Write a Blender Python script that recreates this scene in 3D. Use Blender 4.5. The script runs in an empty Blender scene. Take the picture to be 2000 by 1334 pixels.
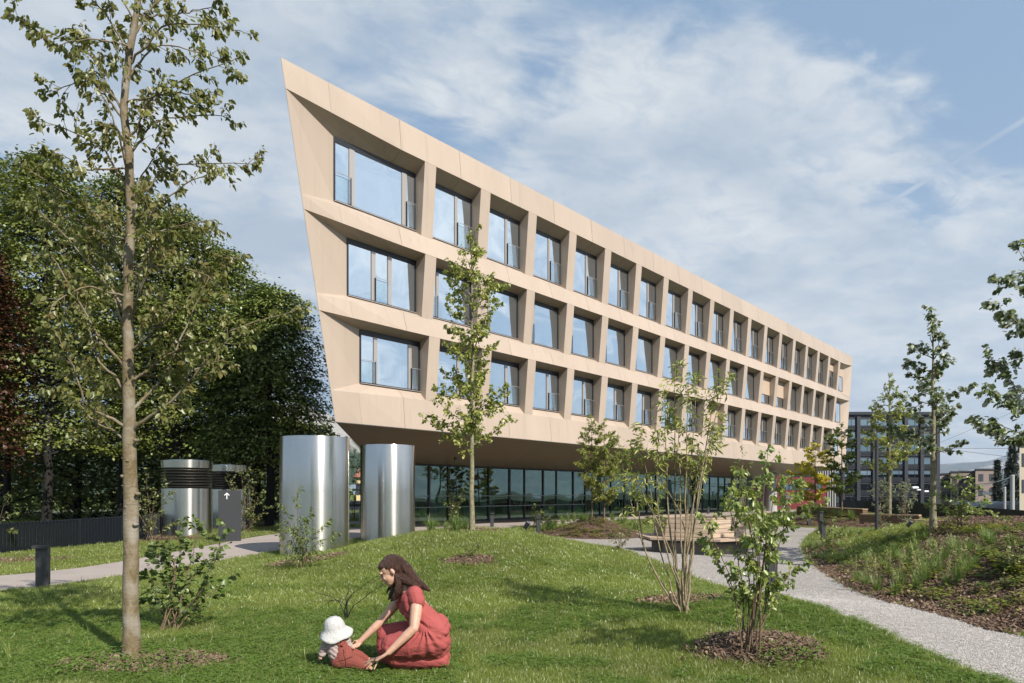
import bpy, math, random
import numpy as np
from mathutils import Vector, Matrix, noise
from mathutils.geometry import delaunay_2d_cdt

random.seed(7); rng = np.random.default_rng(7)
SC = bpy.context.scene
COL = SC.collection
R = math.radians
EYE = 1.6
FPX, CX, CY = 1333.0, 1000.0, 964.0      # focal length and horizon of the photograph, in its own pixels

# ---------------------------------------------------------------- camera, sky, sun, exposure
cam = bpy.data.cameras.new('camera'); camo = bpy.data.objects.new('camera', cam); COL.objects.link(camo)
camo.location = (0, 0, EYE); camo.rotation_euler = (R(90), 0, 0)
cam.sensor_width = 36; cam.lens = 24; cam.shift_y = (CY - 667) / 2000; cam.clip_start = .1; cam.clip_end = 20000
SC.camera = camo
SUN_EL, SUN_AZ = 42.0, 41.0              # elevation; azimuth from -Y towards +X
sd = Vector((math.sin(R(SUN_AZ)) * math.cos(R(SUN_EL)), -math.cos(R(SUN_AZ)) * math.cos(R(SUN_EL)), math.sin(R(SUN_EL))))
sun = bpy.data.lights.new('sun', 'SUN'); suno = bpy.data.objects.new('sun', sun); COL.objects.link(suno)
sun.energy = 5.0; sun.angle = R(0.53); sun.color = (1.0, 0.93, 0.83)
suno.rotation_euler = sd.to_track_quat('Z', 'Y').to_euler()
W = bpy.data.worlds.new('World'); SC.world = W; W.use_nodes = True
SC.view_settings.view_transform = 'Standard'; SC.view_settings.look = 'None'
SC.view_settings.exposure = 0.74; SC.view_settings.gamma = 1; SC.view_settings.use_curve_mapping = False
SC.cycles.max_bounces = 8; SC.cycles.transparent_max_bounces = 24; SC.cycles.caustics_reflective = False
SC.cycles.caustics_refractive = False; SC.cycles.volume_bounces = 0; SC.cycles.use_denoising = True
SKY_STRENGTH = 0.090


class NG:
    """small helper for node graphs"""
    def __init__(s, tree): s.t = tree; s.n = tree.nodes; s.l = tree.links
    def node(s, typ, ins=None, **kw):
        nd = s.n.new(typ)
        for k, v in kw.items(): setattr(nd, k, v)
        for k, v in (ins or {}).items():
            if isinstance(v, bpy.types.NodeSocket): s.l.new(v, nd.inputs[k])
            else: nd.inputs[k].default_value = v
        return nd
    def math(s, op, a, b=0.0, c=None, clamp=False):
        ins = {0: a, 1: b}
        if c is not None: ins[2] = c
        return s.node('ShaderNodeMath', ins, operation=op, use_clamp=clamp).outputs[0]
    def mix(s, f, a, b):
        nd = s.n.new('ShaderNodeMix'); nd.data_type = 'RGBA'
        for i, v in ((0, f), (6, a), (7, b)):
            if isinstance(v, bpy.types.NodeSocket): s.l.new(v, nd.inputs[i])
            else: nd.inputs[i].default_value = v if i == 0 else (*v, 1)[:4]
        return nd.outputs[2]
    def noise(s, vec, scale, detail=4, rough=.55, dist=0.0):
        return s.node('ShaderNodeTexNoise', {'Vector': vec, 'Scale': scale, 'Detail': detail, 'Roughness': rough, 'Distortion': dist})
    def ramp(s, f, stops):
        nd = s.n.new('ShaderNodeValToRGB'); s.l.new(f, nd.inputs[0]); e = nd.color_ramp.elements
        while len(e) < len(stops): e.new(.5)
        for el, (p, c) in zip(e, stops):
            el.position = p; el.color = (*c, 1) if len(c) == 3 else c
        return nd.outputs[0]
    def smooth(s, v, a, b):
        nd = s.node('ShaderNodeMapRange', {0: v, 1: a, 2: b, 3: 0.0, 4: 1.0}, interpolation_type='SMOOTHSTEP')
        return nd.outputs[0]


def build_sky():
    g = NG(W.node_tree); g.n.clear()
    sky = g.node('ShaderNodeTexSky', sky_type='NISHITA', sun_disc=False, sun_elevation=R(SUN_EL), sun_rotation=R(180 - SUN_AZ),
                 air_density=1.2, dust_density=1.6, ozone_density=1.6)
    co = g.node('ShaderNodeTexCoord').outputs['Generated']
    sep = g.node('ShaderNodeSeparateXYZ', {0: co})
    x, y, z = sep.outputs
    zc = g.math('MAXIMUM', z, 0.0)
    den = g.math('ADD', zc, 0.13)
    u = g.math('DIVIDE', x, den); v = g.math('DIVIDE', y, den)
    # cloud sheets seen in perspective; stretched along one wind direction
    ang = R(28)
    ur = g.math('ADD', g.math('MULTIPLY', u, math.cos(ang)), g.math('MULTIPLY', v, math.sin(ang)))
    vr = g.math('SUBTRACT', g.math('MULTIPLY', v, math.cos(ang)), g.math('MULTIPLY', u, math.sin(ang)))
    p1 = g.node('ShaderNodeCombineXYZ', {0: g.math('MULTIPLY', ur, 0.62), 1: vr, 2: 3.1}).outputs[0]
    p2 = g.node('ShaderNodeCombineXYZ', {0: g.math('MULTIPLY', ur, 0.8), 1: vr, 2: 9.7}).outputs[0]
    big = g.noise(p1, 0.75, 3, .5, .3).outputs[0]
    mid = g.noise(p1, 2.1, 9, .58, .35).outputs[0]
    fine = g.noise(p2, 6.5, 8, .62, .4).outputs[0]
    cov = g.math('ADD', g.math('MULTIPLY', big, .60), g.math('ADD', g.math('MULTIPLY', mid, .80), g.math('MULTIPLY', fine, .46)))
    # broad banks of cloud, each a soft lobe round a direction of the sky
    def lobe(dx, dy, dz, width, amt):
        d = Vector((dx, dy, dz)).normalized()
        dt = g.node('ShaderNodeVectorMath', {0: co, 1: tuple(d)}, operation='DOT_PRODUCT').outputs['Value']
        return g.math('MULTIPLY', g.smooth(dt, math.cos(R(width)), 1.0), amt)
    def px(x, y): return ((x - CX) / FPX, 1.0, (CY - y) / FPX)
    tot = cov
    for (a, b, w, amt) in ((520, 60, 30, .19), (160, 60, 16, .08), (850, 330, 24, .11), (1250, 420, 13, .22), (1560, 350, 13, .24), (1330, 190, 9, .20), (60, 200, 18, .10), (1450, 470, 12, .18),
                           (1500, 90, 11, -.16), (1850, 120, 20, -.20), (1290, 310, 6, -.14), (1180, 90, 9, -.10), (780, 210, 8, -.08), (1960, 530, 8, .20), (400, 380, 17, .10), (620, 560, 9, .06), (1800, 560, 14, .02), (20, 310, 9, -.16), (300, 560, 16, -.10), (1560, 10, 7, .2),
                           (1950, 770, 16, .28), (1700, 750, 12, .02), (560, 700, 10, -.05)):
        tot = g.math('ADD', tot, lobe(*px(a, b), w, amt))
    for (dx, dy, dz, w, amt) in ((-.3, -1, .9, 40, .06), (1, .05, .3, 60, .14), (1, .0, .42, 7, .10), (1, .12, .2, 6, -.12), (.2, -.6, 1.2, 30, -.08)):
        tot = g.math('ADD', tot, lobe(dx, dy, dz, w, amt))
    wsp = g.noise(p2, 11.0, 7, .65, .6).outputs[0]
    m = g.math('MULTIPLY', g.smooth(tot, .965, 1.15), g.math('ADD', .62, g.math('MULTIPLY', g.smooth(wsp, .3, .6), .38)))
    # low bank of bright cumulus near the horizon
    p3 = g.node('ShaderNodeCombineXYZ', {0: g.math('MULTIPLY', g.math('ARCTAN2', x, y), 5.0), 1: g.math('MULTIPLY', z, 17.0), 2: 1.3}).outputs[0]
    cu = g.noise(p3, 1.35, 8, .55, .2).outputs[0]
    cum = g.smooth(g.math('SUBTRACT', cu, g.math('MULTIPLY', g.math('ABSOLUTE', g.math('SUBTRACT', z, .10)), 1.6)), .40, .60)
    m = g.math('MAXIMUM', m, g.math('MULTIPLY', cum, .8))
    shade = g.noise(p2, 3.2, 6, .55, .2).outputs[0]
    ccol = g.mix(g.smooth(shade, .32, .68), (3.35, 3.85, 4.4), (5.5, 5.65, 5.65))
    sdot = g.node('ShaderNodeVectorMath', {0: co, 1: tuple(sd)}, operation='DOT_PRODUCT').outputs['Value']
    glow = g.math('ADD', 1.0, g.math('MULTIPLY', g.smooth(sdot, .2, .95), .7))      # clouds nearer the sun are brighter
    ccol = g.node('ShaderNodeVectorMath', {0: ccol, 'Scale': glow}, operation='SCALE').outputs[0]
    hz = g.smooth(z, .42, .0)
    base = g.mix(.68, sky.outputs[0], (1.75, 2.75, 4.05))
    base = g.mix(g.math('MULTIPLY', hz, .6), base, (3.5, 4.4, 5.0))
    # the thin straight vapour trail at the upper right
    d1 = Vector(px(1735, 398)).normalized(); d2 = Vector(px(2010, 228)).normalized(); nn = d1.cross(d2).normalized()
    off = g.math('ABSOLUTE', g.node('ShaderNodeVectorMath', {0: co, 1: tuple(nn)}, operation='DOT_PRODUCT').outputs['Value'])
    dd = g.node('ShaderNodeVectorMath', {0: co, 1: tuple((d1 + d2 * 1.6).normalized())}, operation='DOT_PRODUCT').outputs['Value']
    tr = g.math('MULTIPLY', g.smooth(off, .0042, .0012), g.smooth(dd, .982, .996))
    m = g.math('MAXIMUM', m, g.math('MULTIPLY', tr, .42))
    col = g.mix(g.math('MULTIPLY', m, .88), base, ccol)
    bg = g.node('ShaderNodeBackground', {0: col, 1: SKY_STRENGTH})
    out = g.node('ShaderNodeOutputWorld', {0: bg.outputs[0]})
build_sky()


# ---------------------------------------------------------------- coordinates
Dv = Vector((.6606, .7507, 0)); Nv = Vector((.7507, -.6606, 0)); B0 = Vector((-5.46, 21.1, 0))
def F(s, z, p=0.0):                       # a point of the long building: s along the facade, z up, p out of it
    v = B0 + Dv * s + Nv * p; return Vector((v.x, v.y, z))
def at(x, y, Y):                          # the point seen at photo pixel x, y that lies Y metres away
    return Vector(((x - CX) / FPX * Y, Y, EYE + (CY - y) / FPX * Y))
def g0(x, y, z=0.0):                      # where the ray of a pixel meets the level z
    Y = (EYE - z) * FPX / (y - CY); return ((x - CX) / FPX * Y, Y)

def sstep(a, b, x):
    t = np.clip((x - a) / (b - a), 0, 1); return t * t * (3 - 2 * t)
def pdist(poly, X, Y):                    # signed distance inside a polygon (numpy), positive inside
    X = np.asarray(X, float); Y = np.asarray(Y, float)
    d = np.full(X.shape, 1e9); ins = np.zeros(X.shape, bool); n = len(poly)
    for i in range(n):
        x0, y0 = poly[i]; x1, y1 = poly[(i + 1) % n]
        ex, ey = x1 - x0, y1 - y0; wx, wy = X - x0, Y - y0
        t = np.clip((wx * ex + wy * ey) / (ex * ex + ey * ey + 1e-12), 0, 1)
        d = np.minimum(d, (wx - ex * t) ** 2 + (wy - ey * t) ** 2)
        c = ((y0 > Y) != (y1 > Y)); xs = np.where(abs(ey) > 1e-12, ex * (Y - y0) / (ey + (abs(ey) < 1e-12)) + x0, 0)
        ins ^= c & (X < xs)
    return np.where(ins, np.sqrt(d), -np.sqrt(d))
def smooth_poly(pts, it=2):
    for _ in range(it):
        q = []
        for i in range(len(pts)):
            a, b = pts[i], pts[(i + 1) % len(pts)]
            q += [(a[0] * .75 + b[0] * .25, a[1] * .75 + b[1] * .25), (a[0] * .25 + b[0] * .75, a[1] * .25 + b[1] * .75)]
        pts = q
    return pts

GRAVEL = smooth_poly([(1.4, 23.6), g0(1135, 1064), g0(1250, 1099), g0(1400, 1144), g0(1500, 1187), g0(1600, 1222), g0(1750, 1268), g0(1900, 1330), (4.3, 4.6), (7.5, 4.9),
          g0(2000, 1258), g0(1850, 1217), g0(1780, 1195), g0(1700, 1165), g0(1620, 1125), g0(1582, 1098), g0(1566, 1076), (9.3, 22.0), (12.0, 27.5), (14.6, 32.3), (12.6, 33.5), (8.5, 27.8),
          (6.0, 25.6), (3.0, 24.9)])
BED3 = smooth_poly([g0(2000, 1262), g0(1850, 1220), g0(1780, 1198), g0(1700, 1168), g0(1620, 1128), g0(1587, 1101), g0(1571, 1078), (9.6, 21.9), (12.6, 25.5), (17.2, 24.6), (17.4, 21.5), (15.8, 16.5),
                    (13.0, 10.0), (9.6, 7.0)])
BED3H = [(x + (8 if x > 12.7 or (y < 11 and x > 8.5) else 0), y - (3 if y < 9 and x > 8 else 0)) for x, y in BED3]
BED2 = smooth_poly([(1.3, 23.9), (3.1, 23.3), (4.7, 24.1), (5.4, 26.5), (4.6, 28.4), (2.4, 28.4), (.9, 26.6)])
BED4 = smooth_poly([(13.2, 34.4), (15.2, 32.9), (17.3, 31.3), (18.5, 33), (19, 38), (18.5, 43), (16.0, 41)])
PATH = smooth_poly([(-11.5, 9.0), (-8.1, 10.7), (-7.3, 14.0), (-6.3, 18.0), (-5.0, 21.5), (-3.5, 24.2), (-2.5, 25.5), (-6.0, 29), (-7.4, 25.5), (-8.2, 24.0), (-8.8, 18.0), (-9.6, 12.9), (-13.5, 11.5)], 2)
def fs(s, p): v = B0 + Dv * s + Nv * p; return (v.x, v.y)
PLAZA = [(-2.4, 25.3), (-.4, 27.3), (.3, 28.4), fs(8, -.4), fs(12, -1.0), fs(20, -1.4), fs(30, -.9), fs(48, -.4), fs(58, -4), fs(60, -14), fs(46, -10), fs(10, -10), fs(2, -12), (-11, 34), (-6.1, 29.1)]
RINGS = [((-3.40, 6.25), .70, .36), (g0(1480, 1290), .50, .42), (g0(1335, 1200), .52, .36), (g0(920, 1086, .45), .42, .34), (g0(600, 1112), .75, .5), (g0(930, 1037, .72), .6, .5),
         (g0(485, 1036), .9, .6), (g0(300, 1062), 1.4, .8), (g0(870, 1046, .1), 1.9, 1.0), (g0(20, 1096), 1.4, .6)]
def ring_poly(c, rx, ry):
    return [(c[0] + rx * (1 + .13 * math.sin(3 * a + rx * 9) + .07 * math.sin(7 * a + 1)) * math.cos(a), c[1] + ry * (1 + .13 * math.sin(2 * a + ry * 5)) * math.sin(a)) for a in np.linspace(0, 2 * math.pi, 28, endpoint=False)]
RPOLY = [ring_poly(*r) for r in RINGS]

def H(X, Y):
    X = np.asarray(X, float); Y = np.asarray(Y, float)
    h = .76 * np.exp(-(((X + .85) / 3.05) ** 2 + ((Y - 16.3) / np.where(Y > 16.3, 3.0, 4.3)) ** 2) ** 1.05)
    h = h + .22 * np.exp(-(((X - 3.2) / 2.2) ** 2 + ((Y - 8.6) / 1.8) ** 2))
    p = (X - B0.x) * Nv.x + (Y - B0.y) * Nv.y
    h = h + .21 * sstep(6.0, -.5, p) * sstep(14, 24, Y)
    h = h + .86 * sstep(0, 3.5, pdist(BED3H, X, Y))
    h = h + .60 * sstep(0, 2.1, pdist(BED2, X, Y))
    h = h + .62 * sstep(0, 2.4, pdist(BED4, X, Y))
    c = RINGS[1]
    h = h + .12 * np.exp(-(((X - c[0][0]) / .6) ** 2 + ((Y - c[0][1]) / .5) ** 2))
    h = h + .03 * (np.sin(X * .9 + 1) * np.sin(Y * .7)) * sstep(.5, 2, Y - 3) * (pdist(PATH, X, Y) < -.5)
    # the railway land behind the right fence lies lower
    q = X - (18.2 + (Y - 24.2) * .41)
    h = h - 4.6 * sstep(1.2, 6, q) * sstep(3, 8, Y)
    h = h - 4.6 * sstep(60, 76, Y + 0 * X) * (1 - sstep(1.2, 6, q))
    return h
def Hs(x, y): return float(H(np.array([x]), np.array([y]))[0])
def on_ground(x, y, lo=4.0, hi=60.0):     # march the ray of a pixel to the terrain
    Ys = np.arange(lo, hi, .05); X = (x - CX) / FPX * Ys; Z = EYE + (CY - y) / FPX * Ys
    d = Z - H(X, Ys); k = np.argmax(d <= 0)
    if d[k] > 0: k = len(Ys) - 1
    return Vector((X[k], Ys[k], float(H(X[k:k+1], Ys[k:k+1])[0])))


# ---------------------------------------------------------------- mesh helpers
class MB:
    def __init__(s): s.v = []; s.f = []; s.n = 0
    def add(s, v, f):
        v = np.asarray(v, float).reshape(-1, 3); s.v.append(v); k = s.n
        s.f += [[i + k for i in q] for q in f]; s.n += len(v); return s
    def quad(s, *p): return s.add([tuple(q) for q in p], [list(range(len(p)))])
    def hexa(s, b, t):                    # four bottom and four top points
        return s.add([tuple(q) for q in list(b) + list(t)], [[3, 2, 1, 0], [4, 5, 6, 7], [0, 1, 5, 4], [1, 2, 6, 5], [2, 3, 7, 6], [3, 0, 4, 7]])
    def box(s, c, size, rz=0.0, rot=None):
        c = Vector(c); m = rot if rot is not None else Matrix.Rotation(rz, 3, 'Z'); h = [q / 2 for q in size]
        P = lambda a, b, d: tuple(c + m @ Vector((a * h[0], b * h[1], d * h[2])))
        return s.hexa([P(-1, -1, -1), P(1, -1, -1), P(1, 1, -1), P(-1, 1, -1)], [P(-1, -1, 1), P(1, -1, 1), P(1, 1, 1), P(-1, 1, 1)])
    def tube(s, pts, rad, n=6, caps=True):
        P = np.array([tuple(q) for q in pts], float); m = len(P)
        rad = np.broadcast_to(np.asarray(rad, float), (m,))
        T = np.gradient(P, axis=0); T /= (np.linalg.norm(T, axis=1, keepdims=True) + 1e-9)
        ref = np.array([0, 0, 1.]) if abs(T[0][2]) < .9 else np.array([1., 0, 0])
        A = np.cross(T, ref); A /= (np.linalg.norm(A, axis=1, keepdims=True) + 1e-9); Bn = np.cross(T, A)
        an = np.arange(n) * 2 * math.pi / n
        V = P[:, None, :] + rad[:, None, None] * (np.cos(an)[None, :, None] * A[:, None, :] + np.sin(an)[None, :, None] * Bn[:, None, :])
        f = [[i * n + j, i * n + (j + 1) % n, (i + 1) * n + (j + 1) % n, (i + 1) * n + j] for i in range(m - 1) for j in range(n)]
        if caps: f += [list(range(n))[::-1], [(m - 1) * n + j for j in range(n)]]
        return s.add(V.reshape(-1, 3), f)
    def lathe(s, c, prof, n=48, close=True):
        c = Vector(c); an = np.arange(n) * 2 * math.pi / n; V = []
        for r, z in prof: V += [(c.x + r * math.cos(a), c.y + r * math.sin(a), c.z + z) for a in an]
        m = len(prof)
        f = [[i * n + j, i * n + (j + 1) % n, (i + 1) * n + (j + 1) % n, (i + 1) * n + j] for i in range(m - 1) for j in range(n)]
        if close: f += [list(range(n))[::-1], [(m - 1) * n + j for j in range(n)]]
        return s.add(V, f)
    def build(s, name, mat, parent=None, smooth=False, auto=None):
        V = np.concatenate(s.v) if s.v else np.zeros((0, 3))
        return mesh_obj(name, V, s.f, mat, parent, smooth, auto)

def mesh_obj(name, V, f, mat, parent=None, smooth=False, auto=None):
    off = np.array(parent_loc(parent)); V = np.asarray(V, float) - off
    me = bpy.data.meshes.new(name)
    if isinstance(f, np.ndarray):
        k = f.shape[1]
        me.vertices.add(len(V)); me.vertices.foreach_set('co', V.astype(np.float32).ravel())
        me.loops.add(f.size); me.loops.foreach_set('vertex_index', f.astype(np.int32).ravel())
        me.polygons.add(len(f)); me.polygons.foreach_set('loop_start', np.arange(len(f), dtype=np.int32) * k)
        me.update(calc_edges=True)
    else:
        me.from_pydata([tuple(q) for q in V], [], f); me.update()
    if smooth: me.polygons.foreach_set('use_smooth', np.ones(len(me.polygons), bool))
    if smooth and auto: me.set_sharp_from_angle(angle=R(auto))
    me.materials.append(mat)
    o = bpy.data.objects.new(name, me); COL.objects.link(o)
    if parent is not None: o.parent = parent
    return o
def parent_loc(p):
    v = Vector((0, 0, 0))
    while p is not None: v += p.location; p = p.parent
    return v
def tag(o, label=None, cat=None, group=None, kind=None):
    for k, v in (('label', label), ('category', cat), ('group', group), ('kind', kind)):
        if v: o[k] = v
    return o
def thing(name, loc, label, cat, group=None):
    o = bpy.data.objects.new(name, None); COL.objects.link(o); o.location = loc; o.empty_display_size = .2
    return tag(o, label, cat, group)
def part_copy(o, parent, loc=(0, 0, 0), rz=0.0):
    c = o.copy(); COL.objects.link(c); c.parent = parent; c.location = loc; c.rotation_euler = (0, 0, rz)
    return c
def copy_tree(o, parent=None):
    c = o.copy(); COL.objects.link(c); c.parent = parent
    for ch in list(o.children): copy_tree(ch, c)
    return c


# ---------------------------------------------------------------- materials
def mat(name, base, rough=.6, metal=0.0, spec=.5, var=0.0, vscale=3.0, bump=0.0, bscale=40.0, stretch=None, color2=None, coat=0, trans=0.0, aniso=0.0):
    m = bpy.data.materials.new(name); m.use_nodes = True; g = NG(m.node_tree); g.n.clear()
    pos = g.node('ShaderNodeNewGeometry').outputs['Position']
    if stretch: pos = g.node('ShaderNodeMapping', {'Vector': pos, 'Scale': stretch}).outputs[0]
    col = (*base, 1)
    b = g.node('ShaderNodeBsdfPrincipled', {'Roughness': rough, 'Metallic': metal, 'Specular IOR Level': spec})
    if coat: b.inputs['Coat Weight'].default_value = coat
    if aniso: b.inputs['Anisotropic'].default_value = aniso
    if var or color2:
        nz = g.noise(pos, vscale, 6, .6)
        c2 = color2 or tuple(max(0, q * (1 - var)) for q in base)
        c1 = base if color2 else tuple(q * (1 + var * .6) for q in base)
        g.l.new(g.mix(g.smooth(nz.outputs[0], .35, .65), c2, c1), b.inputs['Base Color'])
    else: b.inputs['Base Color'].default_value = col
    if bump:
        nb = g.noise(pos, bscale, 5, .6)
        g.l.new(g.node('ShaderNodeBump', {'Strength': bump, 'Distance': .02, 'Height': nb.outputs[0]}).outputs[0], b.inputs['Normal'])
    g.node('ShaderNodeOutputMaterial', {0: b.outputs[0]})
    m['bsdf'] = b.name
    return m
def leaf_mat(name, c1, c2, back=None, trans=.35, gloss=.25, patch=None):
    """leaves: a colour that varies from leaf to leaf, light coming through"""
    m = bpy.data.materials.new(name); m.use_nodes = True; g = NG(m.node_tree); g.n.clear()
    geo = g.node('ShaderNodeNewGeometry')
    r = geo.outputs['Random Per Island']
    col = g.mix(r, c1, c2)
    if patch:
        nz = g.noise(geo.outputs['Position'], patch[0], 3, .5)
        col = g.mix(g.smooth(nz.outputs[0], .42, .62), col, patch[1])
    if back: col = g.mix(geo.outputs['Backfacing'], col, back)
    d = g.node('ShaderNodeBsdfDiffuse', {0: col})
    tcol = g.node('ShaderNodeHueSaturation', {'Color': col, 'Saturation': 1.15, 'Value': 1.5}).outputs[0]
    t = g.node('ShaderNodeBsdfTranslucent', {0: tcol})
    s1 = g.node('ShaderNodeMixShader', {0: trans, 1: d.outputs[0], 2: t.outputs[0]})
    gl = g.node('ShaderNodeBsdfGlossy', {0: (.9, .95, .9, 1), 1: .42})
    s2 = g.node('ShaderNodeMixShader', {0: gloss * .16, 1: s1.outputs[0], 2: gl.outputs[0]})
    g.node('ShaderNodeOutputMaterial', {0: s2.outputs[0]})
    return m
def glass_mat(name, tint, refl, rcol=(.86, .93, 1.0), wave=0.0):
    m = bpy.data.materials.new(name); m.use_nodes = True; g = NG(m.node_tree); g.n.clear()
    tr = g.node('ShaderNodeBsdfTransparent', {0: (*tint, 1)})
    gl = g.node('ShaderNodeBsdfGlossy', {0: (*rcol, 1), 1: .004})
    if wave:
        pos = g.node('ShaderNodeNewGeometry').outputs['Position']
        nz = g.noise(pos, .42, 1, .5)
        bp = g.node('ShaderNodeBump', {'Strength': wave, 'Distance': .6, 'Height': nz.outputs[0]})
        g.l.new(bp.outputs[0], gl.inputs['Normal'])
    lw = g.node('ShaderNodeLayerWeight', {0: .35})
    f = g.math('ADD', refl, g.math('MULTIPLY', lw.outputs[1], .5), clamp=True)
    mx = g.node('ShaderNodeMixShader', {0: f, 1: tr.outputs[0], 2: gl.outputs[0]})
    g.node('ShaderNodeOutputMaterial', {0: mx.outputs[0]})
    return m

M = {}
M['clad'] = mat('champagne_metal_cladding', (.385, .310, .250), rough=.42, spec=.5, var=.035, vscale=.8, stretch=(1, 1, .25))
M['clad_pier'] = mat('champagne_metal_pier', (.395, .320, .259), rough=.42, var=.03, vscale=1.2)
def clad_vary(m):
    g = NG(m.node_tree); b = m.node_tree.nodes[m['bsdf']]; src = b.inputs['Base Color'].links[0].from_socket
    oi = g.node('ShaderNodeObjectInfo').outputs['Random']; pos = g.node('ShaderNodeNewGeometry').outputs['Position']
    st = g.noise(g.node('ShaderNodeMapping', {'Vector': pos, 'Scale': (3.2, 3.2, .12)}).outputs[0], 1.6, 5, .6).outputs[0]
    v = g.math('ADD', g.math('ADD', .95, g.math('MULTIPLY', oi, .09)), g.math('MULTIPLY', g.smooth(st, .52, .78), -.12))
    hs = g.node('ShaderNodeHueSaturation', {'Color': src, 'Value': v}); g.l.new(hs.outputs[0], b.inputs['Base Color'])
    g.l.new(g.math('ADD', .36, g.math('MULTIPLY', st, .14)), b.inputs['Roughness'])
clad_vary(M['clad']); clad_vary(M['clad_pier'])
M['soffit'] = mat('brown_soffit_panel', (.265, .187, .128), rough=.34, var=.05, vscale=.5)
M['dark_frame'] = mat('anthracite_window_frame', (.010, .012, .016), rough=.4)
M['alu'] = mat('anodised_aluminium_post', (.36, .33, .31), rough=.38, metal=.35)
M['curtain'] = mat('white_curtain', (.42, .43, .42), rough=.9, var=.35, vscale=3.0, stretch=(2.5, 2.5, .1))
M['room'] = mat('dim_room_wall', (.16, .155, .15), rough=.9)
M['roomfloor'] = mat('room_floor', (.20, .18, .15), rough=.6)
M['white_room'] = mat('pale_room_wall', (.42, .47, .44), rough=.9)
M['blind'] = mat('beige_blind', (.42, .32, .245), rough=.7, stretch=(1, 1, 30), var=.12, vscale=1.5)
M['glass'] = glass_mat('reflective_window_glass', (.42, .52, .55), .70, (.84, .92, .98), wave=.12)
M['bal_glass'] = glass_mat('clear_balustrade_glass', (.97, .99, .985), .015)
M['shop_glass'] = glass_mat('green_tinted_curtain_glass', (.40, .60, .55), .17, (.45, .62, .58), wave=.03)
M['steel_edge'] = mat('steel_trim', (.5, .5, .5), rough=.3, metal=1)
M['rail'] = mat('light_metal_rail', (.45, .52, .55), rough=.35, metal=.3)
def brushed(name):
    m = bpy.data.materials.new(name); m.use_nodes = True; g = NG(m.node_tree); g.n.clear()
    tc = g.node('ShaderNodeTexCoord').outputs['Object']
    sp = g.node('ShaderNodeSeparateXYZ', {0: tc})
    a = g.math('ARCTAN2', sp.outputs[1], sp.outputs[0])
    st = g.node('ShaderNodeCombineXYZ', {0: g.math('MULTIPLY', a, 3.0), 1: g.math('MULTIPLY', sp.outputs[2], 90.0), 2: 0.0}).outputs[0]
    grain = g.noise(st, 1.0, 4, .7)
    lo = g.noise(g.node('ShaderNodeCombineXYZ', {0: g.math('MULTIPLY', a, 4.0), 1: g.math('MULTIPLY', sp.outputs[2], .25), 2: 2.0}).outputs[0], 1.0, 3, .5)
    b = g.node('ShaderNodeBsdfPrincipled', {'Metallic': 1.0, 'Roughness': g.math('ADD', .20, g.math('MULTIPLY', lo.outputs[0], .10)),
               'Base Color': g.mix(grain.outputs[0], (.50, .485, .455), (.66, .645, .61))})
    b.inputs['Anisotropic'].default_value = .9; b.inputs['Anisotropic Rotation'].default_value = .25
    tan = g.node('ShaderNodeTangent', direction_type='RADIAL', axis='Z')
    g.l.new(tan.outputs[0], b.inputs['Tangent'])
    g.node('ShaderNodeOutputMaterial', {0: b.outputs[0]})
    return m
M['steel'] = brushed('brushed_stainless_steel')
M['anthracite'] = mat('anthracite_powder_coat', (.028, .030, .034), rough=.5, bump=.05, bscale=300)
M['fence'] = mat('shade_deepened_blue_grey_paint', (.006, .009, .013), rough=.45)  # dark paint lowered further, carrying the shade on the left fence
M['white_paint'] = mat('white_sign_paint', (.7, .7, .7), rough=.6)
M['concrete'] = mat('cast_concrete', (.25, .22, .195), rough=.85, var=.14, vscale=2.5, bump=.25, bscale=60)
M['paving'] = mat('beige_concrete_paving', (.30, .258, .23), rough=.85, var=.08, vscale=.9, bump=.15, bscale=80)
M['wood'] = mat('weathered_larch', (.43, .325, .235), rough=.7, color2=(.30, .225, .165), vscale=2.2, stretch=(1.2, 1.2, 14), bump=.2, bscale=8)
M['timber'] = mat('brown_timber_wall', (.20, .125, .07), rough=.75, color2=(.13, .08, .045), vscale=2.0, stretch=(1, 1, 12))
M['timber_top'] = mat('pale_timber_cap', (.40, .28, .17), rough=.7, var=.15)

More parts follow.
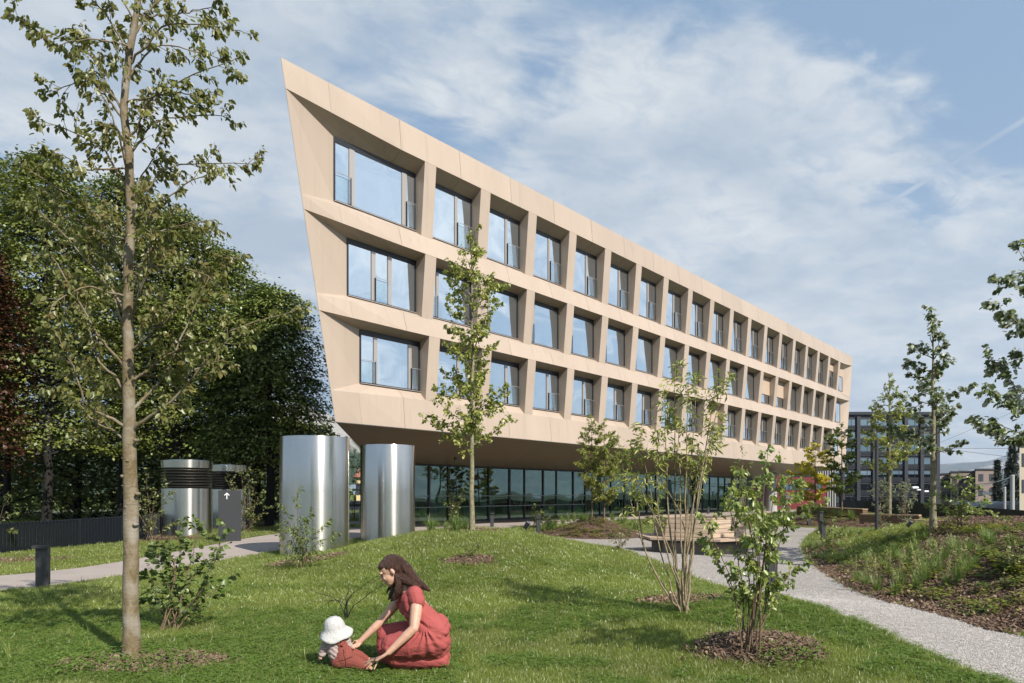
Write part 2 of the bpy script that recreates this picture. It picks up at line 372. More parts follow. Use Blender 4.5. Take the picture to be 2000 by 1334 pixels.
def ground_mat(kind):
    m = bpy.data.materials.new(kind); m.use_nodes = True; g = NG(m.node_tree); g.n.clear()
    pos = g.node('ShaderNodeNewGeometry').outputs['Position']
    b = g.node('ShaderNodeBsdfPrincipled', {'Roughness': .95, 'Specular IOR Level': .2})
    if kind == 'lawn_soil':
        a = g.noise(pos, 1.3, 5, .6).outputs[0]; c = g.noise(pos, 40, 4, .7).outputs[0]
        col = g.mix(g.smooth(a, .3, .7), (.085, .12, .022), (.13, .15, .035)); col = g.mix(g.smooth(c, .3, .75), (.035, .04, .016), col)
        hgt, st = c, .6
    elif kind == 'gravel':
        v = g.node('ShaderNodeTexVoronoi', {'Vector': pos, 'Scale': 75.0}); v2 = g.node('ShaderNodeTexVoronoi', {'Vector': pos, 'Scale': 190.0})
        a = g.noise(pos, .8, 4, .6).outputs[0]
        tone = g.node('ShaderNodeSeparateColor', {0: v.outputs['Color']}).outputs[0]
        col = g.mix(tone, (.20, .185, .17), (.39, .36, .335)); col = g.mix(g.math('MULTIPLY', g.smooth(a, .35, .7), .3), col, (.22, .20, .18))
        hgt = g.math('ADD', g.math('MULTIPLY', v.outputs['Distance'], -1.0), g.math('MULTIPLY', v2.outputs['Distance'], -.5)); st = .55
    elif kind == 'mulch':
        v = g.node('ShaderNodeTexVoronoi', {'Vector': g.node('ShaderNodeMapping', {'Vector': pos, 'Scale': (1, 1.7, 1)}).outputs[0], 'Scale': 34.0})
        tone = g.node('ShaderNodeSeparateColor', {0: v.outputs['Color']}).outputs[0]
        col = g.mix(tone, (.04, .025, .019), (.14, .086, .064)); hgt, st = v.outputs['Distance'], .9
    else:
        a = g.noise(pos, .05, 5, .6).outputs[0]
        col = g.mix(a, (.05, .07, .02), (.10, .10, .07)); hgt, st = a, .1
    g.l.new(col, b.inputs['Base Color'])
    g.l.new(g.node('ShaderNodeBump', {'Strength': st, 'Distance': .02, 'Height': hgt}).outputs[0], b.inputs['Normal'])
    g.node('ShaderNodeOutputMaterial', {0: b.outputs[0]})
    return m
for k in ('lawn_soil', 'gravel', 'mulch', 'field'): M[k] = ground_mat(k)
M['blade'] = leaf_mat('grass_blade', (.155, .208, .034), (.24, .282, .062), trans=.42, gloss=.4, patch=(.9, (.19, .22, .05)))
M['clover'] = leaf_mat('clover_leaf', (.085, .15, .022), (.14, .21, .045), trans=.3, gloss=.2)
M['bark_chip'] = leaf_mat('bark_chip', (.060, .037, .026), (.23, .158, .115), trans=0.0, gloss=.1)
M['stone'] = leaf_mat('gravel_stone', (.25, .23, .215), (.50, .47, .445), trans=0.0, gloss=.1)

# ---------------------------------------------------------------- terrain, cut exactly along the edges of path, gravel and beds
def terrain():
    polys = [('gravel_path', GRAVEL, 'gravel'), ('planting_bed', BED3, 'mulch'), ('planting_bed', BED2, 'mulch'), ('planting_bed', BED4, 'mulch'), ('footpath', PATH, 'paving'), ('pavement', PLAZA, 'paving')]
    polys += [('mulch_ground', rp, 'mulch') for rp in RPOLY]
    pts = []
    def grid(x0, x1, y0, y1, st):
        xs = np.arange(x0, x1, st); ys = np.arange(y0, y1, st); X, Y = np.meshgrid(xs, ys)
        return np.stack([X.ravel() + rng.uniform(-.2, .2, X.size) * st, Y.ravel() + rng.uniform(-.2, .2, X.size) * st], 1)
    a = grid(-14, 14, 3.2, 12, .28); b = grid(-20, 26, 12, 34, .5); c = grid(-60, 80, 34, 90, 2.5)
    c2 = grid(-60, -20, 3, 34, 2.5); c3 = grid(26, 60, 3, 34, 2.0)
    far = np.array([(x, y) for x in (-9000, -3000, -900, -300, -120, 120, 300, 900, 3000, 9000) for y in (-400, -60, 3, 100, 160, 300, 800, 2500, 9000)], float)
    near = grid(-60, 60, -40, 3, 6.0)
    P = np.concatenate([a, b, c, c2, c3, near, far]); P = P[~((np.abs(P[:, 0]) > 200) & (P[:, 1] == 3))]
    # keep free points off the outlines
    for _, pl, _m in polys:
        d = np.abs(pdist(pl, P[:, 0], P[:, 1])); P = P[d > .07]
    verts = [Vector(q) for q in P]; edges = []
    for _, pl, _m in polys:
        k = len(verts); n = len(pl); verts += [Vector(q) for q in pl]; edges += [(k + i, k + (i + 1) % n) for i in range(n)]
    ov, oe, of, *_r = delaunay_2d_cdt(verts, edges, [], 0, 1e-5)
    V = np.array([tuple(q) for q in ov]); Fc = np.array([list(q) for q in of])
    cen = V[Fc].mean(1); zone = np.full(len(Fc), -1)
    for i, (nm, pl, mm) in enumerate(polys):
        zone[pdist(pl, cen[:, 0], cen[:, 1]) > 0] = i if nm != 'mulch_ground' else len(polys)
    Z = H(V[:, 0], V[:, 1]); V3 = np.column_stack([V, Z])
    def emit(sel, name, mt):
        f = Fc[sel]; u, inv = np.unique(f, return_inverse=True)
        return tag(mesh_obj(name, V3[u], inv.reshape(-1, 3), M[mt], None, True), kind='structure')
    cx, cy = cen[:, 0], cen[:, 1]
    near_l = (np.abs(cx) < 32) & (cy < 60)
    emit((zone == -1) & near_l, 'lawn', 'lawn_soil'); emit((zone == -1) & ~near_l, 'ground', 'field')
    names = [('gravel_path', 'gravel'), ('planting_bed', 'mulch'), ('planting_bed', 'mulch'), ('planting_bed', 'mulch'), ('footpath', 'paving'), ('pavement', 'paving')]
    for i, (nm, mt) in enumerate(names): emit(zone == i, nm, mt)
    emit(zone == len(polys), 'mulch_ground', 'mulch')
terrain()

# ---------------------------------------------------------------- the long building
ROWS = [dict(zt=13.15, zb=10.62, it=12.86, ib=10.83, s0=3.58, pitch=2.806, pw=.53, lin=.21, ct=13.38, cb=10.48, rin=54.15),
        dict(zt=9.94, zb=7.76, it=9.80, ib=7.95, s0=3.60, pitch=2.742, pw=.515, lin=.71, ct=10.06, cb=7.65, rin=53.45),
        dict(zt=7.11, zb=4.87, it=6.96, ib=5.20, s0=3.78, pitch=2.688, pw=.51, lin=1.20, ct=7.16, cb=4.78, rin=52.75)]
ZTOP, ZBOT, PI_, PB, PT = 14.2, 3.82, -.42, -.10, .10
cl = lambda z: -(z - 3.83) * .1775        # left corner edge
cr = lambda z: 53.5 + (z - 3.83) * .229
NCOL = 19
def op(r, k):                             # opening limits
    q = ROWS[r]; a = q['s0'] + q['pitch'] * (k - 1) + q['pw'] if k else None
    b = q['s0'] + q['pitch'] * k if k < NCOL - 1 else None
    return a, b
bld = thing('office_building', F(0, 0, 0), 'long champagne-coloured office building with deep window grid and slanted prow', 'building')
def cladding():
    # bands: (upper outer, lower outer, upper inner, lower inner) from top to bottom
    bands = []
    q0, q1, q2 = ROWS
    bands.append((ZTOP, 0.0, q0['zt'], PT, ZTOP, q0['it'], ZTOP, q0['ct'], None, 0))
    bands.append((q0['zb'], PB, q1['zt'], PT, q0['ib'], q1['it'], q0['cb'], q1['ct'], 0, 1))
    bands.append((q1['zb'], PB, q2['zt'], PT, q1['ib'], q2['it'], q1['cb'], q2['ct'], 1, 2))
    bands.append((q2['zb'], PB, ZBOT, 0.0, q2['ib'], ZBOT, q2['cb'], ZBOT, 2, None))
    g = .0065
    for (za, pa, zb, pb, ia, ib, ca, cb, up, dn) in bands:
        ref = ROWS[dn if dn is not None else up]
        js = [ref['s0'] + ref['pitch'] * (k - .5) + ref['pw'] / 2 + .08 for k in range(0, NCOL)]
        def sec(s): return [F(s, za, pa), F(s, zb, pb), F(s, ib, PI_), F(s, ia, PI_)]
        zli_u = ROWS[up]['lin'] if up is not None else ref['lin']; zli_d = ROWS[dn]['lin'] if dn is not None else ref['lin']
        zri_u = ROWS[up]['rin'] if up is not None else ref['rin']; zri_d = ROWS[dn]['rin'] if dn is not None else ref['rin']
        L = [F(cl(ca), ca, 0), F(cl(cb), cb, 0), F(zli_d, ib, PI_), F(zli_u, ia, PI_)]
        Rr = [F(cr(ca), ca, 0), F(cr(cb), cb, 0), F(zri_d, ib, PI_), F(zri_u, ia, PI_)]
        pieces = [(L, sec(js[0] - g))] + [(sec(js[i] + g), sec(js[i + 1] - g)) for i in range(len(js) - 1)] + [(sec(js[-1] + g), Rr)]
        # one more visible joint near the left end
        Lv = [Vector(q) for q in L]; S = [Vector(q) for q in sec(js[0] - g)]
        mid = [a.lerp(b, .36) for a, b in zip(Lv, S)]; mid2 = [a.lerp(b, .363) for a, b in zip(Lv, S)]
        pieces = [(L, mid), (mid2, pieces[0][1])] + pieces[1:]
        for a, b in pieces:
            MB().hexa(a, b).build('cladding_panel', M['clad'], bld)
    for r, q in enumerate(ROWS):
        for k in range(NCOL - 1):
            s0 = q['s0'] + q['pitch'] * k; s1 = s0 + q['pw']; e = .004
            def sec(s): return [F(s, q['zt'] - .003, PT - e), F(s, q['zb'] + .003, PB - e), F(s, q['ib'] + .002, PI_), F(s, q['it'] - .002, PI_)]
            MB().hexa(sec(s0), sec(s1)).build('pier', M['clad_pier'], bld)
        cT = F(cl(q['ct']), q['ct'], 0); cB = F(cl(q['cb']), q['cb'], 0); iT = F(q['lin'], q['it'], PI_); iB = F(q['lin'], q['ib'], PI_)
        MB().quad(cT, iT, iB).build('splayed_reveal', M['clad'], bld); MB().quad(cT, iB, cB).build('splayed_reveal', M['clad'], bld)
        cT = F(cr(q['ct']), q['ct'], 0); cB = F(cr(q['cb']), q['cb'], 0); iT = F(q['rin'], q['it'], PI_); iB = F(q['rin'], q['ib'], PI_)
        MB().quad(cT, iB, iT).build('splayed_reveal', M['clad'], bld); MB().quad(cT, cB, iB).build('splayed_reveal', M['clad'], bld)
    # unseen end walls, roof and back; upper ends swept in so sun reaches the trees
    BK = -22
    for c, e, sg in ((cl, 1, 0), (cr, -1, 0)):
        t0, b0 = F(c(ZTOP), ZTOP, -.01), F(c(ZBOT), ZBOT, -.01)
        t1, b1 = F(c(ZTOP) + e * 19, ZTOP, -9), F(c(ZBOT) + e * 15, ZBOT, -15)
        MB().quad(t0, b0, b1, t1).build('end_wall', M['clad'], bld)
    MB().quad(F(cl(ZTOP) + .02, ZTOP - .02, -.02), F(cr(ZTOP) - .02, ZTOP - .02, -.02), F(cr(ZTOP) - 19, ZTOP - .02, -9), F(cl(ZTOP) + 19, ZTOP - .02, -9)).build('roof', M['concrete'], bld)
    MB().quad(F(cl(ZTOP) + 19, ZTOP, -9), F(cr(ZTOP) - 19, ZTOP, -9), F(cr(0) - 15, .2, -15), F(cl(0) + 15, .2, -15)).build('rear_wall', M['clad'], bld)
    # soffit sloping down from the lower edge to the head of the glass wall, in panels
    zs = lambda p: ZBOT + (2.97 - ZBOT) * (-p / 6.0)
    n = 10
    def sp(t, p):
        a = .0 - p; b = 53.5 + p
        return F(a + (b - a) * t, zs(p), p)
    for i in range(n):
        t0, t1 = i / n + .0001, (i + 1) / n - .0001
        lo = [sp(t0, -.012), sp(t1, -.012), sp(t1, -5.985), sp(t0, -5.985)]
        MB().hexa(lo, [q + Vector((0, 0, .03)) for q in lo]).build('soffit_panel', M['soffit'], bld)
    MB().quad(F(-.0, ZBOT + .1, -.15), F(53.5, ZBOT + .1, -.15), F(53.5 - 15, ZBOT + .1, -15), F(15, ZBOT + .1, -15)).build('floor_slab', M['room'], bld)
    MB().tube([F(.02, ZBOT - .012, .01), F(53.4, ZBOT - .012, .01)], .018, 4).build('drip_edge', M['steel_edge'], bld)
    # rooms behind the windows
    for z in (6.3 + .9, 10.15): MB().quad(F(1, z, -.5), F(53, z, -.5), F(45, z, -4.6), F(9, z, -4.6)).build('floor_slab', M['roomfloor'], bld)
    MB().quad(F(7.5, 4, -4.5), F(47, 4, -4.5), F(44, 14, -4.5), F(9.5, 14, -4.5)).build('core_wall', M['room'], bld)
cladding()

def window(r, k):
    q = ROWS[r]; a, b = op(r, k)
    if a is None: a = q['lin']
    if b is None: b = q['rin']
    z0, z1 = q['ib'], q['it']
    w = bpy.data.objects.new('window', None); COL.objects.link(w); w.parent = bld
    mid = F((a + b) / 2, z0, PI_); w.location = mid - parent_loc(bld)
    fr = MB(); T, Pf, Pb_ = .055, PI_ + .03, PI_ - .07
    def bar(sa, sb, za, zb, p0=Pb_, p1=Pf, mb=fr):
        mb.hexa([F(sa, za, p1), F(sb, za, p1), F(sb, za, p0), F(sa, za, p0)], [F(sa, zb, p1), F(sb, zb, p1), F(sb, zb, p0), F(sa, zb, p0)])
    bar(a, b, z0, z0 + T); bar(a, b, z1 - .17, z1); bar(a, a + T, z0 + T, z1 - .17); bar(b - T * 1.2, b, z0 + T, z1 - .17)
    wd = b - a
    if k == 0: cuts = {0: [(.17, .23), (.815, .875)], 1: [(.33, .385), (.565, .62)], 2: [(.215, .27), (.79, .845)]}[r]
    elif r == 1: cuts = [(.19, .245)]
    else: cuts = [(.60, .66)]
    if k == 18: cuts = [(.5, .54)]
    edges = [a + T]
    for c0, c1 in cuts:
        edges += [a + wd * c0, a + wd * c1]
    edges.append(b - T * 1.2)
    fr.build('frame', M['dark_frame'], w)
    for c0, c1 in cuts:
        po = MB(); m_ = (c0 + c1) / 2
        bar(a + wd * c0, a + wd * c1, z0 + T, z1 - .17, Pb_, Pf + .012, po); po.build('sash_post', M['alu'], w)
        po = MB(); bar(a + wd * m_ - .007, a + wd * m_ + .007, z0 + T, z1 - .18, Pf + .012, Pf + .017, po)
    sill = MB(); bar(a + .01, b - .01, z0 - .004, z0 + .018, Pf, Pf + .05, sill); sill.build('sill', M['alu'], w)
    for i in range(0, len(edges), 2):
        e0, e1 = edges[i], edges[i + 1]
        pn = MB().quad(F(e0, z0 + T, PI_ + .012), F(e1, z0 + T, PI_ + .012), F(e1, z1 - .17, PI_ + .012), F(e0, z1 - .17, PI_ + .012)).build('pane', M['glass'], w)
        narrow = (e1 - e0) < wd * .45 and not (k == 0 and r == 1 and i != 2) and not (k == 18 and i)
        if narrow and wd > 1.2:
            zt = z0 + (z1 - z0) * .44; o_ = .075
            bg = MB(); bar(e0 - .03, e1 + .03, z0 + .05, zt, Pf + o_, Pf + o_ + .014, bg); bg.build('glass_balustrade', M['bal_glass'], w)
            hd = MB(); bar(e0 - .03, e1 + .03, zt, zt + .012, Pf + o_ - .002, Pf + o_ + .016, hd); hd.build('balustrade_cap', M['alu'], w)
            hs = MB(); ss = e0 - .035 if (i > 0) else e1 + .035
            bar(ss - .011, ss + .011, z0 + .05, zt, Pf + .012, Pf + o_, hs); hs.build('balustrade_bracket', M['dark_frame'], w)
    # curtain inside, gathered at one side
    rr = random.Random(r * 31 + k); cw = rr.uniform(.12, .45) * wd
    if rr.random() < .8:
        n = 22; c = MB(); top = []; bot = []
        for i in range(n + 1):
            s_ = b - .06 - cw * i / n; p_ = PI_ - .2 + .035 * math.sin(i * 1.9)
            top.append(F(s_, z1 - .17, p_)); bot.append(F(s_ + .02 * math.sin(i), z0 + .02, p_))
        for i in range(n): c.quad(bot[i], bot[i + 1], top[i + 1], top[i])
        c.build('curtain', M['curtain'], w, True)
    bl = {(0, 17): .30, (0, 18): .36, (1, 12): .66, (1, 13): .62, (2, 9): .93}.get((r, k))
    if bl:
        c = MB(); bar(a + .03, b - .03, z1 - (z1 - z0) * bl, z1 - .03, Pf + .03, Pf + .05, c); c.build('blind', M['blind'], w)
for r in range(3):
    for k in range(NCOL): window(r, k)

def ground_floor():
    zf, zh, p = .21, 2.97, -6.0
    s, k = 6.35, 0; ends = []
    while s < 47.6: ends.append(s); s += 1.62 if k % 2 else 1.22; k += 1
    for i, s in enumerate(ends):
        w = .035 if i % 2 else .055
        MB().hexa([F(s - w, zf, p - .12), F(s + w, zf, p - .12), F(s + w, zf, p + .05), F(s - w, zf, p + .05)], [F(s - w, zh, p - .12), F(s + w, zh, p - .12), F(s + w, zh, p + .05), F(s - w, zh, p + .05)]).build('mullion', M['dark_frame'], bld)
        if i + 1 < len(ends):
            s1 = ends[i + 1] - .05; s0 = s + .05
            MB().quad(F(s0, zf + .06, p), F(s1, zf + .06, p), F(s1, zh - .08, p), F(s0, zh - .08, p)).build('glass_panel', M['shop_glass'], bld)
            if i % 7 == 4 or i in (20, 21):
                MB().hexa([F(s0, 2.35, p - .06), F(s1, 2.35, p - .06), F(s1, 2.35, p + .03), F(s0, 2.35, p + .03)], [F(s0, 2.41, p - .06), F(s1, 2.41, p - .06), F(s1, 2.41, p + .03), F(s0, 2.41, p + .03)]).build('transom', M['dark_frame'], bld)
    e = ends[-1]
    for a, b, nm in ((zf, zf + .06, 'threshold'), (zh - .08, zh + .02, 'head_rail')):
        MB().hexa([F(6.3, a, p - .13), F(e, a, p - .13), F(e, a, p + .06), F(6.3, a, p + .06)], [F(6.3, b, p - .13), F(e, b, p - .13), F(e, b, p + .06), F(6.3, b, p + .06)]).build(nm, M['dark_frame'], bld)
    for z in (.96, 1.48):
        MB().tube([F(6.4, z, p + .16), F(21.5, z, p + .16)], .022, 6).build('handrail', M['rail'], bld)
    # inside: floor, back wall, pale partitions, low shelves
    MB().quad(F(6.2, zf - .01, -6), F(e, zf - .01, -6), F(e - 8, zf - .01, -14), F(14, zf - .01, -14)).build('interior_floor', M['roomfloor'], bld)
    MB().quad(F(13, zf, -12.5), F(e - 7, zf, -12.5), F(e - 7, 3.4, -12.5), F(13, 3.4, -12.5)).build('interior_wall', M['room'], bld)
    MB().quad(F(6, 3.3, -6.1), F(e, 3.3, -6.1), F(e - 8, 3.3, -14), F(14, 3.3, -14)).build('interior_ceiling', M['white_room'], bld)
    rr = random.Random(5)
    for s in (9.0, 12.2, 15.8, 18.3, 22.5, 26.0, 30.0, 34.5, 39.0, 43.5):
        wv = rr.uniform(.5, 1.4)
        MB().box(F(s, 1.3, -7.6 - rr.random()), (wv, .12, 2.2), rz=math.atan2(Dv.y, Dv.x)).build('interior_partition', M['white_room'], bld)
    for s in np.arange(8, 46, 3.1):
        MB().box(F(s, .55, -8.2), (1.8, .7, .72), rz=math.atan2(Dv.y, Dv.x)).build('interior_table', M['white_room'], bld)
    for sa, dr in ((6.3, 1), (e, -1)):
        MB().hexa([F(sa - .1, zf, -6.05), F(sa + .1, zf, -6.05), F(sa + .1 + 8 * dr, zf, -14), F(sa - .1 + 8 * dr, zf, -14)], [F(sa - .1, 3.6, -6.05), F(sa + .1, 3.6, -6.05), F(sa + .1 + 8 * dr, 3.6, -14), F(sa - .1 + 8 * dr, 3.6, -14)]).build('side_wall', M['concrete'], bld)
ground_floor()

# ---------------------------------------------------------------- steel cylinders, vents, sign, bollards, spotlights, bench
def steel_cylinder(cx, cy, rad, top, label):
    z0 = Hs(cx, cy) - .1
    t = thing('ventilation_cylinder', (cx, cy, z0), label, 'ventilation shaft', 'brushed steel ventilation cylinders')
    c = Vector((0, 0, 0)); split = 1.64 - z0
    def local(prof, name, n=96):
        mb = MB().lathe((cx, cy, z0), prof, n, close=False); return mb.build(name, M['steel'], t, True, 40)
    # the shell is open at the top with a rolled rim
    local([(rad - .05, .0), (rad, .0), (rad, split - .006)], 'lower_shell')
    local([(rad - .004, split - .006), (rad - .004, split + .006)], 'seam_ring')
    local([(rad, split + .006), (rad, top - z0 - .01), (rad - .006, top - z0), (rad - .03, top - z0), (rad - .03, top - z0 - 1.0)], 'upper_shell')
    a = math.radians(-60)
    MB().box((cx + (rad + .001) * math.cos(a), cy + (rad + .001) * math.sin(a), (split + top) / 2 + z0 / 2), (.004, .006, top - split - z0 - .06), rz=a).build('vertical_seam', M['steel_edge'], t)
    MB().lathe((cx, cy, z0), [(rad - .04, top - z0 - .9), (.01, top - z0 - .9)], 40).build('inner_grille', M['anthracite'], t)
steel_cylinder(*[at(615, 964, 17.2)[0], 17.2], .845, 3.0, 'broad brushed steel cylinder behind the leafy shrub, left of the narrower-looking one')
steel_cylinder(*[at(757.5, 964, 21.2)[0], 21.2], .835, 3.08, 'plain brushed steel cylinder directly in front of the glass wall corner')

M['steel_soft'] = mat('satin_steel_louvre', (.50, .48, .45), rough=.32, metal=1.0)
def louvre_vent(cx, cy, rad, top, label):
    z0 = Hs(cx, cy) - .1; hb = top - z0
    t = thing('louvred_vent', (cx, cy, z0), label, 'ventilation shaft', 'louvred steel vents by the trees')
    n = 80
    lb = hb * .635
    MB().lathe((cx, cy, z0), [(rad - .04, 0), (rad, 0), (rad, .42)], n, False).build('lower_shell', M['steel'], t, True, 40)
    MB().lathe((cx, cy, z0), [(rad - .004, .42), (rad - .004, .43)], n, False).build('seam_ring', M['steel'], t, True)
    MB().lathe((cx, cy, z0), [(rad, .43), (rad, lb), (rad - .06, lb + .01)], n, False).build('shell', M['steel'], t, True, 40)
    MB().lathe((cx, cy, z0), [(rad - .16, lb), (rad - .16, hb - .2)], n, False).build('core', M['anthracite'], t, True)
    m = 7; h0 = lb + .02; st = (hb - .27 - h0) / m
    for i in range(m):
        z = h0 + i * st
        MB().lathe((cx, cy, z0), [(rad - .13, z + st * .95), (rad - .02, z + st * .42), (rad, z + st * .30), (rad - .012, z + st * .24), (rad - .13, z + st * .80)], n, False).build('louvre', M['steel_soft'], t, True, 40)
    MB().lathe((cx, cy, z0), [(rad - .12, hb - .27), (rad + .005, hb - .26), (rad + .02, hb - .02), (rad, hb), (.01, hb + .03)], n).build('cap', M['steel'], t, True, 40)
p = at(365.5, 1000, 23.2); louvre_vent(p.x, p.y, .80, 2.72, 'larger louvred steel vent left of the dark sign slab')
p = at(447, 1000, 27.0); louvre_vent(p.x, p.y, .80, 2.72, 'louvred steel vent half hidden behind the dark sign slab')

def sign():
    p = on_ground(449, 1057); w = .64
    t = thing('wayfinding_sign', p, 'dark slab sign with white up arrow beside the louvred vents', 'sign')
    rz = R(20); h = 1.6 - (959 - 964) / 1333 * p.y - p.z + .02
    rot = Matrix.Rotation(rz, 3, 'Z')
    MB().box(p + Vector((0, 0, h / 2 - .05)), (w, .11, h + .1), rz=rz).build('slab', M['anthracite'], t)
    c = p + rot @ Vector((-.08, -.0575, 0)); zc = p.z + h - .17
    def bar(x0, z0, x1, z1, wd):
        a = math.atan2(z1 - z0, x1 - x0); L = math.hypot(x1 - x0, z1 - z0)
        m = rot @ Matrix.Rotation(-a, 3, 'Y')
        return MB().box(c + rot @ Vector(((x0 + x1) / 2, 0, 0)) + Vector((0, 0, zc - c.z + (z0 + z1) / 2)), (L, .004, wd), rot=m)
    mb = MB()
    for s_ in ((0, -.095, 0, .085, .024), (-.068, .018, .004, .09, .024), (.068, .018, -.004, .09, .024)):
        b = bar(*s_); mb.add(np.concatenate(b.v), b.f)
    mb.build('arrow', M['white_paint'], t)
sign()

def bollard(x, y, topy, wpx, label, Y=None, head=-1, dep=.09):
    p = on_ground(x, y); h = (EYE + (CY - topy) / FPX * p.y) - p.z; w = wpx / FPX * p.y
    t = thing('bollard_light', p, label, 'bollard', 'anthracite bollard lights in the garden')
    MB().box(p + Vector((0, 0, h / 2 - .05)), (w * .92, dep, h + .1), rz=.2).build('post', M['anthracite'], t)
    MB().box(p + Vector((head * w * .08, -.03, h + .012)), (w * 1.06, dep + .05, .045), rz=.2).build('head', M['anthracite'], t)
bollard(84, 1150, 1069, 24, 'flat anthracite bollard light on the lawn beside the concrete path')
bollard(1580, 1027, 995, 7, 'short bollard light at the far end of the gravel path')
bollard(1603, 1038, 1000, 8, 'bollard light with bracketed head beside the mulch and gravel edge')
bollard(1607, 1056, 1019, 9, 'bollard light half covered by leaves where gravel meets lawn')
bollard(1506, 1188, 1068, 20, 'tall bollard light standing right behind the broad-leaved young shrub')
bollard(1051, 1045, 1012, 8, 'bollard light in front of the feathery twin tree mound')
bollard(961, 1029, 1003, 7, 'slim bollard light on the paving by the glass wall', head=1)
bollard(1383, 1003, 991, 5, 'slim bollard light on the paving beyond the timber bench')
for px_, w_ in ((1340, 9), (1352, 11)):
    p = on_ground(px_, 1004); r_ = w_ / FPX * p.y / 2
    t = thing('litter_bin', p, 'squat dark bin behind the round bench, %s of the pair' % ('left' if px_ == 1340 else 'right'), 'bin', 'bins behind the bench')
    MB().lathe(p, [(r_ * .92, -.05), (r_, .02), (r_, .38), (r_ * .96, .40)], 20).build('bin_body', M['anthracite'], t, True, 40)
    MB().lathe(p + Vector((0, 0, .405)), [(r_ * .9, 0), (r_ * .98, .02), (r_ * .5, .07)], 20).build('lid', M['anthracite'], t, True, 40)

def spotlight(x, y, label, sz=.10):
    p = on_ground(x, y)
    t = thing('garden_spotlight', p, label, 'spotlight', 'small garden spotlights')
    MB().tube([p - Vector((0, 0, .1)), p + Vector((0, 0, sz * 1.3))], .012, 8).build('spike', M['anthracite'], t)
    c = p + Vector((0, 0, sz * 1.9)); a = Vector((.35, -.25, .55)).normalized()
    MB().tube([c - a * sz * .8, c - a * sz * .75, c + a * sz * .7, c + a * sz], [.02, sz * .52, sz * .6, sz * .6], 16).build('housing', M['anthracite'], t, True, 40)
    MB().tube([c + a * sz, c + a * (sz + .008)], [sz * .5, sz * .5], 16).build('lens', M['steel_edge'], t)
spotlight(1028, 1042, 'small black spotlight on the mound right of the columnar young tree')
spotlight(1775, 1037, 'small black spotlight between grasses left of the silvery tree trunk', .085)

def bench():
    c2 = on_ground(1330, 1068); cz = Hs(c2.x, c2.y + .9); c = Vector((c2.x + .02, 18.9, cz))
    t = thing('hexagonal_bench', c, 'hexagonal larch plank bench with sloping backrest on a concrete base', 'bench')
    a0 = R(-90 + 2)
    def hexp(r, z, k): a = a0 + k * math.pi / 3; return c + Vector((r * math.cos(a), r * math.sin(a), z))
    for k in range(6):
        MB().hexa([hexp(1.32, -.15, k), hexp(1.32, -.15, k + 1), hexp(1.1, -.15, k + 1), hexp(1.1, -.15, k)],
                  [hexp(1.32, .33, k), hexp(1.32, .33, k + 1), hexp(1.1, .33, k + 1), hexp(1.1, .33, k)]).build('base_segment', M['concrete'], t)
        # seat: five planks per side
        rs = np.linspace(1.26, 1.80, 5)
        for i in range(4):
            r0, r1 = rs[i] + .006, rs[i + 1] - .006
            MB().hexa([hexp(r0, .395, k), hexp(r0, .395, k + 1), hexp(r1, .395, k + 1), hexp(r1, .395, k)][::-1], [hexp(r0, .45, k), hexp(r0, .45, k + 1), hexp(r1, .45, k + 1), hexp(r1, .45, k)][::-1]).build('seat_plank', M['wood'], t)
        MB().hexa([hexp(1.15, .33, k), hexp(1.15, .33, k + 1), hexp(1.7, .33, k + 1), hexp(1.7, .33, k)][::-1], [hexp(1.15, .385, k), hexp(1.15, .385, k + 1), hexp(1.7, .385, k + 1), hexp(1.7, .385, k)][::-1]).build('seat_frame', M['anthracite'], t)
        for i in range(4):                # backrest planks, leaning inwards
            z0, z1 = .46 + i * .118 + .004, .46 + (i + 1) * .118 - .006
            f = lambda z: 1.27 - (z - .46) * .16
            MB().hexa([hexp(f(z0), z0, k), hexp(f(z0), z0, k + 1), hexp(f(z0) - .05, z0, k + 1), hexp(f(z0) - .05, z0, k)][::-1],
                      [hexp(f(z1), z1, k), hexp(f(z1), z1, k + 1), hexp(f(z1) - .05, z1, k + 1), hexp(f(z1) - .05, z1, k)][::-1]).build('backrest_plank', M['wood'], t)
        MB().hexa([hexp(1.20, .935, k), hexp(1.20, .935, k + 1), hexp(1.02, .935, k + 1), hexp(1.02, .935, k)][::-1],
                  [hexp(1.20, .975, k), hexp(1.20, .975, k + 1), hexp(1.02, .975, k + 1), hexp(1.02, .975, k)][::-1]).build('rim_board', M['wood'], t)
        MB().hexa([hexp(1.14, .3, k), hexp(1.14, .3, k + 1), hexp(1.12, .3, k + 1), hexp(1.12, .3, k)][::-1],
                  [hexp(1.10, .93, k), hexp(1.10, .93, k + 1), hexp(1.08, .93, k + 1), hexp(1.08, .93, k)][::-1]).build('inner_lining', M['wood'], t)
bench()

# timber walls at the right
def timber_wall(a, b, ztop, h, label, th=.28):
    a, b = Vector(a), Vector(b); d = (b - a); L = d.length; rz = math.atan2(d.y, d.x); c = (a + b) / 2
    t = thing('timber_retaining_wall', Vector((c.x, c.y, ztop - h)), label, 'timber wall', 'low timber walls by the railway fence')
    n = 3
    for i in range(n):
        z0 = ztop - .05 - (i + 1) * (h - .05) / n; hh = (h - .05) / n - .008
        MB().box((c.x, c.y, z0 + hh / 2), (L - .04, th - .05, hh), rz=rz).build('beam', M['timber'], t)
    for u in np.linspace(-.5, .5, 4):
        q = c + d * u * .98; MB().box((q.x, q.y, ztop - h / 2 - .06), (.09, th - .02, h - .02), rz=rz).build('post', M['timber'], t)
    MB().box((c.x, c.y, ztop - .022), (L, th, .045), rz=rz).build('cap_board', M['timber_top'], t)
p0, p1 = at(1682, 1003, 26), at(1797, 1004, 24.5); timber_wall((p0.x, p0.y, 0), (p1.x, p1.y, 0), p0.z, .34, 'shorter brown timber wall left of the silvery young tree')
